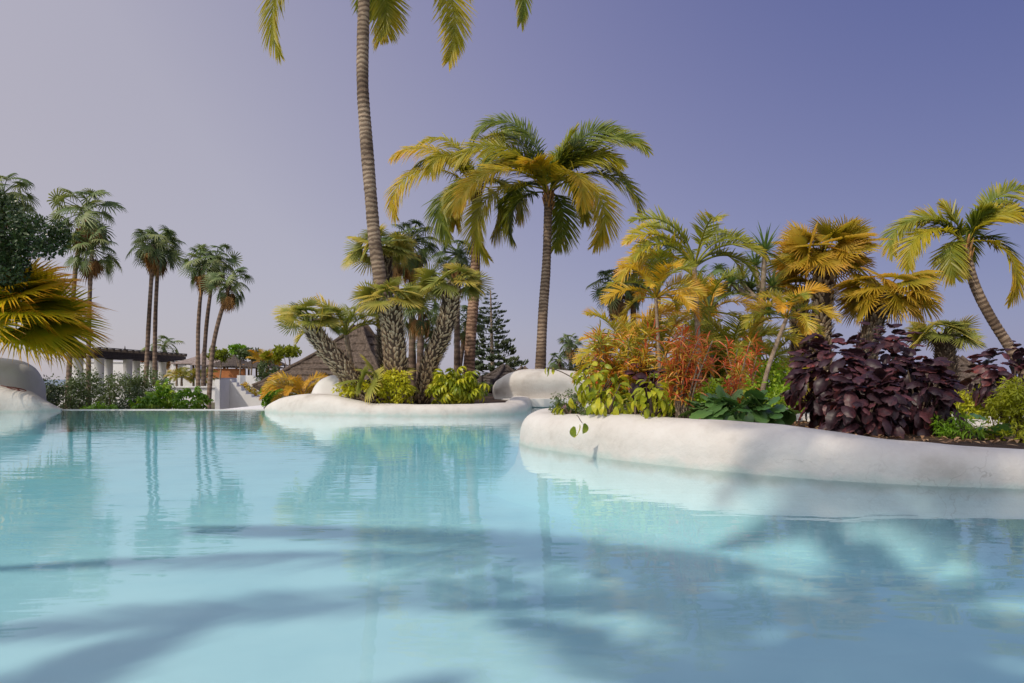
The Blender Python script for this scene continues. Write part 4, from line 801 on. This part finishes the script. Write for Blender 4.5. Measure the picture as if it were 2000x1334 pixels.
# leaf litter
g = G()
for i in range(1500):
    x = 1.2+RS.rand()*5.5; y = 5.6+RS.rand()*3; z = .34-.10*max(0, min(1, (x-2)/2))+.012
    if y < 7.6-1.1*(x-1) and x < 2.7: continue
    a = RS.rand()*6.28; s = .02+.03*RS.rand(); dx, dy = math.cos(a)*s, math.sin(a)*s; h = RS.rand()*.03
    g.add([(x-dx, y-dy, z), (x+dy*.4, y-dx*.4, z+h), (x+dx, y+dy, z+.01), (x-dy*.4, y+dx*.4, z+h)], [(0, 1, 2, 3)], [RS.rand()]*4)
tag(obj('leaf_litter', g.mesh('leaf_litter', M['litter'], False)), 'dry brown leaf litter on the planter soil', 'leaf litter', kind='stuff')

# dark tree at left edge
def tree(label, trunkpts, crowns, n, size, matk, basez, cat='tree', tr=.12, group=None, stemk='stem_d', aspect=.6, name='broadleaf_tree'):
    base = trunkpts[-1].copy(); base.z = basez; t = empty(name, base, label, cat, group)
    P = catmull([tuple(p-base) for p in ([base]+trunkpts[::-1][1:])], 8); g = tube(P, np.linspace(tr, tr*.5, len(P)), 8)
    top = Vector(P[-1]); f = G(); tot = sum(r[0]*r[2] for c, r in crowns)
    for c, r in crowns:
        tube(catmull([tuple(top*.7), tuple((top*.7+(c-base))/2+Vector((0, 0, -.1))), tuple(c-base)], 5), np.linspace(tr*.5, tr*.12, 11), 6, g)
        m = int(n*r[0]*r[2]/tot); nc = max(4, m//22)
        for q in range(nc):
            d = Vector(RS.randn(3)).normalized(); k = (.3+.7*RS.rand()**.5)*(1+.35*noise.noise(d*2.2+c)); cp = (c-base)+Vector((d.x*r[0]*k, d.y*r[1]*k, d.z*r[2]*k)); rr = (r[0]*r[2])**.5*.2
            for j in range(22):
                e = Vector(RS.randn(3)).normalized(); p = cp+e*rr*(.3+.7*RS.rand()); s = size*(.6+.7*RS.rand()); x = (e+Vector(RS.randn(3)*.5)).normalized(); y = x.cross(Vector(RS.randn(3))).normalized(); z = x.cross(y)
                f.add([p, p+x*s*.5+y*s*aspect*.5+z*s*.08, p+x*s, p+x*s*.5-y*s*aspect*.5+z*s*.08], [(0, 1, 2), (0, 2, 3)], [RS.rand()*.6]*4)
    obj('trunk', g.mesh('trunk', M[stemk]), t); o = obj('crown', f.mesh('crown', M[matk], False), t); o['kind'] = 'stuff'; return t
tree('dark broadleaf tree hanging in from the left edge above the yellow fan leaves', [at(-60, 470, 16.5), at(-110, 600, 16.5), at(-130, 760, 16.5)],
     [B(-90, 395, 70, 520, 16.5, 1), B(30, 425, 128, 505, 16.3, .7), B(-60, 480, 60, 560, 16.2, .7), B(-40, 380, 30, 440, 16.8, .7)], 10000, .10, 'dark', .3)
FG = 'small leafy trees near the kiosks'
for lab, x, ty, by, D, w_, mt in [('small tree in front of the tallest kiosk roof', 428, 690, 740, 45, 22, 'yg'), ('thin pale-stemmed tree between the two kiosks', 466, 682, 735, 43, 16, 'green'), ('spreading small tree right of the pale-stemmed one', 488, 690, 735, 42, 22, 'greygreen'),
                                  ('yellow-leaved small tree beyond the thatched eave', 533, 694, 750, 38, 18, 'lime'), ('rounder small tree next to the sloping thatched roof', 562, 685, 750, 37, 22, 'yg')]:
    tree(lab, [at(x, ty+6, D), at(x+4, (ty+by)/2, D), at(x-3, by, D)], [B(x-w_, ty-10, x+4, ty+12, D, .6), B(x-4, ty-8, x+w_, ty+14, D, .6)], 1100, .17, mt, -.6, tr=.06, group=FG, stemk='stem')
cloud('shrub', 'grey-green plants along the top of the stepped wall', 'shrub', [B(500, 705, 545, 750, 33, .6)], 1600, .13, 'greygreen', basez=-.8)
cloud('shrub', 'row of reddish plants on the stair slope', 'shrub', [B(468, 748, 492, 766, 35.5, .4), B(480, 757, 505, 775, 35.3, .4)], 1500, .09, 'croton_y', basez=-1)
for x, D in ((355, 37.5), (378, 38), (400, 38.5), (345, 39)):
    areca('cycad', {355: 'first little palm on the white terrace, behind the green bush', 378: 'second little palm on the terrace, beside the slender trunks', 400: 'third little palm on the terrace, right of the slender trunks', 345: 'rearmost little palm on the terrace under the pergola end'}[x], (x, 738), D, .3, .8, 12, 'areca', tr=.07, el=(5, 75), droop=70, group='little palms on the white terrace')

# ------------------------------------------------------------------ buildings beyond the pool
def thing_box(name, boxes, mat, label, cat, parts=True):
    a = boxes[0][1]; t = empty(name, (a[0], a[1], a[2]), label, cat); o = Vector(t.location)
    for nm, p, q in boxes:
        g = G(); g.box(Vector(p)-o, Vector(q)-o); obj(nm, g.mesh(nm, mat if not isinstance(mat, dict) else mat.get(nm, mat['*']), False), t)
    return t
# terrace wall with recess
p0 = at(100, 757, 35); p1 = at(437, 757, 35)
xo0, xo1 = at(404, 0, 35).x, at(431, 0, 35).x; zt = p0.z; zo = at(0, 786, 35).z
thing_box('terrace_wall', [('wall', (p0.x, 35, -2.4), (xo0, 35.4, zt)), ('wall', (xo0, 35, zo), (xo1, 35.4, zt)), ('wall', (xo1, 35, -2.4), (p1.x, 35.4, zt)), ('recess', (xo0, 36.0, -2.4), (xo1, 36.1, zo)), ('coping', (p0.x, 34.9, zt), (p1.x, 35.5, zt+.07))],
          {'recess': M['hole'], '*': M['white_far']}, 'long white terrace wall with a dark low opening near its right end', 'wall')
sheet('terrace', [(p0.x, 35.4), (p1.x, 35.4), (p1.x, 62), (p0.x-16, 62)], zt-.03, M['land'])
thing_box('parapet', [('wall', (at(330, 0, 41).x, 41, zt-.1), (at(425, 0, 41).x, 41.3, at(0, 742, 41).z))], M['white_far'], 'low white parapet behind the little terrace palms', 'wall')
# stepped stair wall
D = 34.2; prof = [(437, 812), (437, 741), (452, 741), (452, 747), (462, 747), (462, 755), (471, 755), (471, 763), (480, 763), (480, 770), (491, 770), (491, 776), (524, 776), (524, 812)]
t = empty('stair_wall', at(437, 812, D), 'white wall stepping down beside the terrace stairs', 'wall'); o = Vector(t.location); g = G()
g.prism([at(x, y, D)-o for x, y in prof[::-1]], (0, .35, 0)); obj('wall', g.mesh('wall', M['white_far'], False), t)
g = G(); g.box(at(429, 812, D-1.2)-o, at(440, 741, D)-o+Vector((0, -.01, 0))); obj('pier', g.mesh('pier', M['white_far'], False), t)
for k in range(7):
    g = G(); xx = at(445+k*11, 0, D).x-o.x; zz = at(0, 752+k*7.5, D).z-o.z; g.box((xx, .36, -1.0), (xx+.32, 1.9, zz)); obj('step', g.mesh('step', M['white_far'], False), t)
D = 36.6; t = empty('ramp_wall', at(463, 790, D), 'white sloping wall behind the stepped wall', 'wall'); o = Vector(t.location); g = G()
g.prism([at(x, y, D)-o for x, y in [(463, 790), (530, 790), (530, 772), (512, 748), (492, 733), (463, 733)][::1]], (0, .3, 0)); obj('wall', g.mesh('wall', M['white_far'], False), t)
sheet('upper_terrace', [(at(440, 0, 37).x, 37), (at(500, 0, 37).x, 37), (-10.5, 37), (-10.5, 62), (p1.x, 62), (p1.x, 37)], at(0, 738, 38).z, M['land'])

# pergola running away from the viewer
t = empty('pergola', (-28.4, 46.6, -.3), 'dark timber pergola on white columns behind the shrubs', 'pergola'); pz = 2.86+.3
def pbox(nm, a, b, mt): g = G(); g.box(a, b); return obj(nm, g.mesh(nm, M[mt], False), t)
for x in (-.7, .7): pbox('beam', (x-.09, -1.5, pz-.42), (x+.09, 11.2, pz-.19), 'darkwood'); pbox('beam', (x-.07, -1.5, pz-.66), (x+.07, 11.0, pz-.43), 'darkwood')
rm = None
for k in range(16):
    y = -1.3+k*.8
    if rm is None: g = G(); g.box((-1.1, -.05, -.19), (1.1, .05, 0)); rm = g.mesh('rafter', M['darkwood'], False)
    obj('rafter', rm, t, (0, y, pz))
lm = None
for k in range(2): pbox('batten', (-1.0+k*1.94, -1.5, pz+.01), (-.94+k*1.94, 11.0, pz+.06), 'darkwood')
for k, y in enumerate((-.8, 2.6, 6.2, 10.2)):
    for x in (-.7, .7): g = G(); tube([(x, y, 0), (x, y, 1), (x, y, pz-.7), (x, y, pz-.67)], [.30, .28, .30, .36], 14, g); obj('column', g.mesh('column', M['white_far']), t)
tag(obj('roof_finial', tube([(0, 0, 0), (0, 0, .12), (0, 0, .2), (0, 0, .42)], [.12, .10, .05, .01], 8).mesh('roof_finial', M['darkwood']), loc=at(244, 686.5, 50)), 'small dark pointed finial sticking up over the pergola', 'finial')
for x, y, D, lab in ((268, 701, 60, 'closed-in rust-red parasol under the pergola beams'), (297, 702, 62, 'second rust-red parasol nearer the white end column')):
    t = empty('parasol', at(x, 735, D), lab, 'parasol', 'rust-red parasols beyond the pergola'); o = Vector(t.location); h = at(x, y-6, D)-o
    g = G(); V = [tuple(h)]+[(h.x+1.1*math.cos(a), 1.1*math.sin(a), h.z-.42) for a in np.arange(8)*math.pi/4]; V += [(x_, y_, z_-.12) for x_, y_, z_ in V[1:]]
    g.add(V, [(0, 1+k, 1+(k+1) % 8) for k in range(8)]+[(1+k, 9+k, 9+(k+1) % 8, 1+(k+1) % 8) for k in range(8)]); obj('canopy', g.mesh('canopy', M['canvas'], False), t)
    obj('pole', tube([(h.x, 0, 0), (h.x, 0, h.z)], .04, 6).mesh('pole', M['darkwood']), t)
a = at(130, 742, 70); b = at(400, 708, 70)
thing_box('boundary_wall', [('wall', (a.x, 70, -2.4), (b.x, 70.4, b.z)), ('coping', (a.x, 69.9, b.z), (b.x+.05, 70.5, b.z+.12))], M['white_far'], 'distant white boundary wall seen through the pergola', 'wall')
a = at(340, 742, 56); b = at(384, 708, 56)
thing_box('white_building', [('wall', (a.x, 56, -.5), (b.x, 60, b.z)), ('ledge', (a.x-.2, 55.8, b.z), (b.x+.2, 60.2, b.z+.15)), ('pillar', (a.x+1.2, 55.6, -.5), (a.x+1.5, 55.9, b.z))], M['white_far'], 'white building under the striped gazebo roof', 'building')
a = at(398, 742, 54); b = at(432, 709, 54)
t = thing_box('white_building', [('wall', (a.x, 54, -.5), (b.x, 57, b.z-.5))], M['white_far'], 'white gable with a round hole left of the orange kiosk', 'building'); o = Vector(t.location)
g = G(); cx = at(408, 0, 54).x-o.x; g.prism([(cx-.55, -.02, b.z-.5-o.z), (cx+.55, -.02, b.z-.5-o.z), (cx+.35, -.02, b.z-.05-o.z), (cx, -.02, b.z+.1-o.z), (cx-.35, -.02, b.z-.05-o.z)][::-1], (0, .4, 0)); obj('gable', g.mesh('gable', M['white_far'], False), t)
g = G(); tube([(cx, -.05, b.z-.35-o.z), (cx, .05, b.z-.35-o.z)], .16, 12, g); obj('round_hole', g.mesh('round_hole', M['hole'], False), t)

def slatroof(label, apex, halfw, drop, D, n=7, matk='slat', group='kiosk roofs', name='gazebo', wall=None, basey=738):
    A = at(*apex, D); zb = at(0, basey, D).z; t = empty(name, (A.x, D+halfw, zb), label, 'gazebo', group); h = A.z-zb; low = h-drop
    for k in range(n):
        f0 = (k+.05)/n; f1 = (k+.92)/n; rf = lambda f: halfw*f**1.15+.04
        z0, z1 = h-drop*f0**.75, h-drop*f1**.75; g = G(); V = []
        for r, z in ((rf(f0), z0), (rf(f1), z1), (rf(f1), z1-.06), (rf(f0), z0-.06)): V += [(-r, -r, z), (r, -r, z), (r, r, z), (-r, r, z)]
        F = [(i*4+j, i*4+(j+1) % 4, (i+1)*4+(j+1) % 4, (i+1)*4+j) for i in range(3) for j in range(4)]+[(12+j, 12+(j+1) % 4, (j+1) % 4, j) for j in range(4)]
        g.add(V, F); obj('roof_course', g.mesh('roof_course', M[matk], False), t)
    obj('finial', tube([(0, 0, h-.1), (0, 0, h+.1), (0, 0, h+.35)], [.09, .06, .01], 6).mesh('finial', M['slat']), t)
    for sx in (-1, 1):
        for sy in (-1, 1): obj('post', tube([(sx*halfw*.8, sy*halfw*.8, 0), (sx*halfw*.8, sy*halfw*.8, low+.15)], .07, 6).mesh('post', M['ared']), t)
    if wall: g = G(); g.box((-halfw*.9, -halfw*.9, 0), (halfw*.9, -halfw*.9+.15, wall)); obj('counter_wall', g.mesh('counter_wall', M['terra'], False), t)
    return t
slatroof('gazebo roof of pale horizontal slats left of the three slender trunks', (376, 687), 1.65, .85, 50)
slatroof('gazebo roof half hidden behind the slender trunks', (408, 690), 1.3, .8, 49)
slatroof('kiosk with pointed brown roof and orange counter wall', (439, 688), 1.45, .95, 46, matk='thatch_far', wall=.62, n=6)
slatroof('second brown kiosk roof right of the orange one', (490, 694), 1.35, .8, 46, matk='thatch_far', n=6)
slatroof('small brown pointed roof beyond the little trees', (524, 692), .9, .8, 52, matk='thatch_far', n=5)

def thatch_hut(label, apex, D, corners, zeave, zfloor, posts=True, matk='thatch', courses=9, flare=1.35, topr=.06, name='thatched_hut', tuft=True, pr=.09):
    """pyramidal thatched roof with stepped courses, ragged eaves and posts"""
    A = at(*apex, D); t = empty(name, (A.x, D, zfloor), label, 'thatched hut'); o = Vector(t.location)
    g = G(); H = A.z-zfloor; E = zeave-zfloor; nu = 14; rows = []
    C = [Vector((cx, cy)) for cx, cy in corners]
    for k in range(courses*2+1):
        q = (k//2+(k % 2)*.97)/courses if k < courses*2 else 1.0; f = q**1.0; z = H-(H-E)*(1-(1-f)**flare) if False else H-(H-E)*(f**(1/flare))
        lift = .0 if k % 2 == 0 else .05
        row = []
        for s in range(4):
            c0, c1 = C[s], C[(s+1) % 4]
            for u in range(nu):
                p = c0.lerp(c1, u/nu)*(topr+(1-topr)*f); nzv = noise.noise(Vector((p.x*2.5, p.y*2.5, z*2.5)))*.05+RS.randn()*.012
                p2 = p*(1+(nzv+lift*.4)/max(.5, p.length)); row.append((p2.x, p2.y, z+lift+nzv*.6))
        rows.append(row)
    n = 4*nu; V = [v for r in rows for v in r]; F = []
    for k in range(len(rows)-1):
        for j in range(n): F.append((k*n+j, (k+1)*n+j, (k+1)*n+(j+1) % n, k*n+(j+1) % n))
    b = len(V); V += [(x*.93, y*.93, z-.18) for x, y, z in rows[-1]]; k = len(rows)-1
    for j in range(n): F.append((k*n+j, b+j, b+(j+1) % n, k*n+(j+1) % n))
    V.append((0, 0, H+.06)); ap = len(V)-1; F += [(ap, j, (j+1) % n) for j in range(n)]
    V.append((0, 0, H-.5)); F += [(ap+1, b+(j+1) % n, b+j) for j in range(n)]
    g.add(V, F); obj('roof', g.mesh('roof', M[matk], False), t)
    if tuft:
        g = G()
        for i in range(900):
            s = int(RS.rand()*4); p = C[s].lerp(C[(s+1) % 4], RS.rand()); z = E+.03; L_ = .10+.16*RS.rand(); d = p.normalized()
            q = p*1.0; w_ = .012; sd = Vector((-d.y, d.x)); g.add([(q.x-sd.x*w_, q.y-sd.y*w_, z), (q.x+sd.x*w_, q.y+sd.y*w_, z), (q.x+d.x*.06+sd.x*RS.randn()*.04, q.y+d.y*.06+sd.y*RS.randn()*.04, z-L_)], [(0, 1, 2)])
        obj('eave_fringe', g.mesh('eave_fringe', M[matk], False), t)['kind'] = 'stuff'
        for s in range(4):       # ridge caps on the hips
            P = []
            for f in np.linspace(.0, 1, 12): p = C[s]*(topr+(1-topr)*f); P.append((p.x*1.0, p.y*1.0, H-(H-E)*(f**(1/flare))+.05+RS.randn()*.015))
            obj('hip_cap', tube(P, .075+.01*RS.randn(12), 7).mesh('hip_cap', M[matk]), t)
    if posts:
        for s in range(4):
            p = C[s]*.82; obj('post', tube([(p.x, p.y, 0), (p.x, p.y, E+.35)], pr, 8).mesh('post', M['darkwood']), t)
            q = (C[s]+C[(s+1) % 4])*.5*.86; obj('post', tube([(q.x, q.y, 0), (q.x, q.y, E+.5)], pr, 8).mesh('post', M['darkwood']), t)
    return t
thatch_hut('largest thatched roof with lit front slope behind the leaning palm', (703, 636), 26, [(1.65, -3.3), (3.3, 1.65), (-1.65, 3.3), (-3.45, -1.7)], .52, -.3)
g = G(); g.box((-10.5, 21.8, -2.4), (-5.21, 31, -.3)); tag(obj('hut_platform', g.mesh('hut_platform', M['white_far'], False)), kind='structure')
thatch_hut('dark thatched hut beside the hollowed mound with thin posts', (985, 716), 30, [(-.6, -1.9), (1.7, -.6), (.6, 1.9), (-1.7, .6)], .45, .2, matk='thatch_far', courses=6)
thatch_hut('thatched roof tip further back right of the dark hut', (1022, 719), 38, [(-1.2, -1.2), (1.2, -1.2), (1.2, 1.2), (-1.2, 1.2)], .8, .2, matk='thatch', courses=5)
thatch_hut('dark thatched roof under the tiny distant palm', (1088, 715), 34, [(-1.4, -1.2), (1.2, -1.4), (1.4, 1.2), (-1.2, 1.4)], .8, .2, matk='thatch_far', courses=5)
thatch_hut('pale brown thatched roof behind the low fan palm at right', (1868, 700), 24, [(-1.6, -1.6), (1.6, -1.6), (1.6, 1.6), (-1.6, 1.6)], .4, .2, courses=6)
thing_box('garden_wall', [('wall', (at(940, 0, 32.5).x, 32.5, .2), (at(1000, 0, 32.5).x, 32.8, at(0, 757, 32.5).z+.35))], M['white_far'], 'short white wall behind the posts of the dark hut', 'wall')
g = None
for k in range(9):
    x, y = 953+k*2.8, 772+RS.randn()*4; p = at(x, 787, 28.5); h = at(x, y, 28.5).z-p.z
    g = tube([(0, 0, 0), (0, 0, h*.5), (0, 0, h*.92), (0, 0, h)], [.035, .04, .03, .004], 7)
    tag(obj('cactus', g.mesh('cactus', M['pine']), loc=(p.x, p.y, .2)), ('leftmost thin cactus of the row under the dark hut', 'second thin cactus from the left end of its row', 'third thin cactus from the left end of its row', 'fourth thin cactus from the left, near the row middle', 'thin cactus at the exact middle of the row', 'fourth thin cactus from the right end of its row', 'third thin cactus from the right end of its row', 'second thin cactus from the right end of its row', 'rightmost thin cactus of the row beside the hut post')[k], 'cactus', 'row of thin cacti under the dark hut')

# ------------------------------------------------------------------ palms behind and left of the viewer whose crowns shade the pool
def crown_for_shadow(sx, sy, h):    # place of a crown at height h whose shadow centre falls on the pool floor at (sx, sy)
    k = (h+.55)/math.tan(SUN_EL); return Vector((sx+math.cos(SUN_AZ)*k, sy+math.sin(SUN_AZ)*k, h))
def shade_palm(label, sx, sy, h, nf, L, seed=1, el=(-5, 70), azs=None):
    nf = len(azs) if azs else nf
    c = crown_for_shadow(sx, sy, h); base = Vector((c.x-.6, c.y-.4, .1)); rs = np.random.RandomState(seed)
    fr = [((i*137.5 if azs is None else azs[i]) + rs.randn()*6, el[0]+(el[1]-el[0])*((i+.5)/nf), L*(.85+.3*rs.rand()), 38+22*rs.rand()) for i in range(nf)]
    return pinnate_palm('coconut_palm', label, 'palm tree', [c, (c*.6+base*.4), base], (.2, .15), fr, lk=dict(CL, n=60, w=.06, ll=.62, hang=.15), rings=.25, spathe=False)
shade_palm('coconut palm beyond the left of the pool whose fronds shade the water', 2.4, 4.3, 12, 13, 6.4, 1, el=(16, 28), azs=[151, 164, 178, 193, 225, 245, 270, 300, 330, 352, 12, 40, 80])
shade_palm('second shading coconut palm further left of the pool', -3.4, .2, 12, 20, 2.9, 4)
shade_palm('third shading coconut palm behind the viewer', 3.7, 2.7, 12, 24, 3.8, 3)
shade_palm('fourth shading coconut palm behind the viewer', 6.4, 5.4, 14, 9, 4.6, 5, el=(14, 30), azs=[160, 178, 200, 215, 240, 280, 320, 350, 20])
shade_palm('fifth shading coconut palm behind the viewer', .9, 1.5, 12, 22, 3.0, 6)
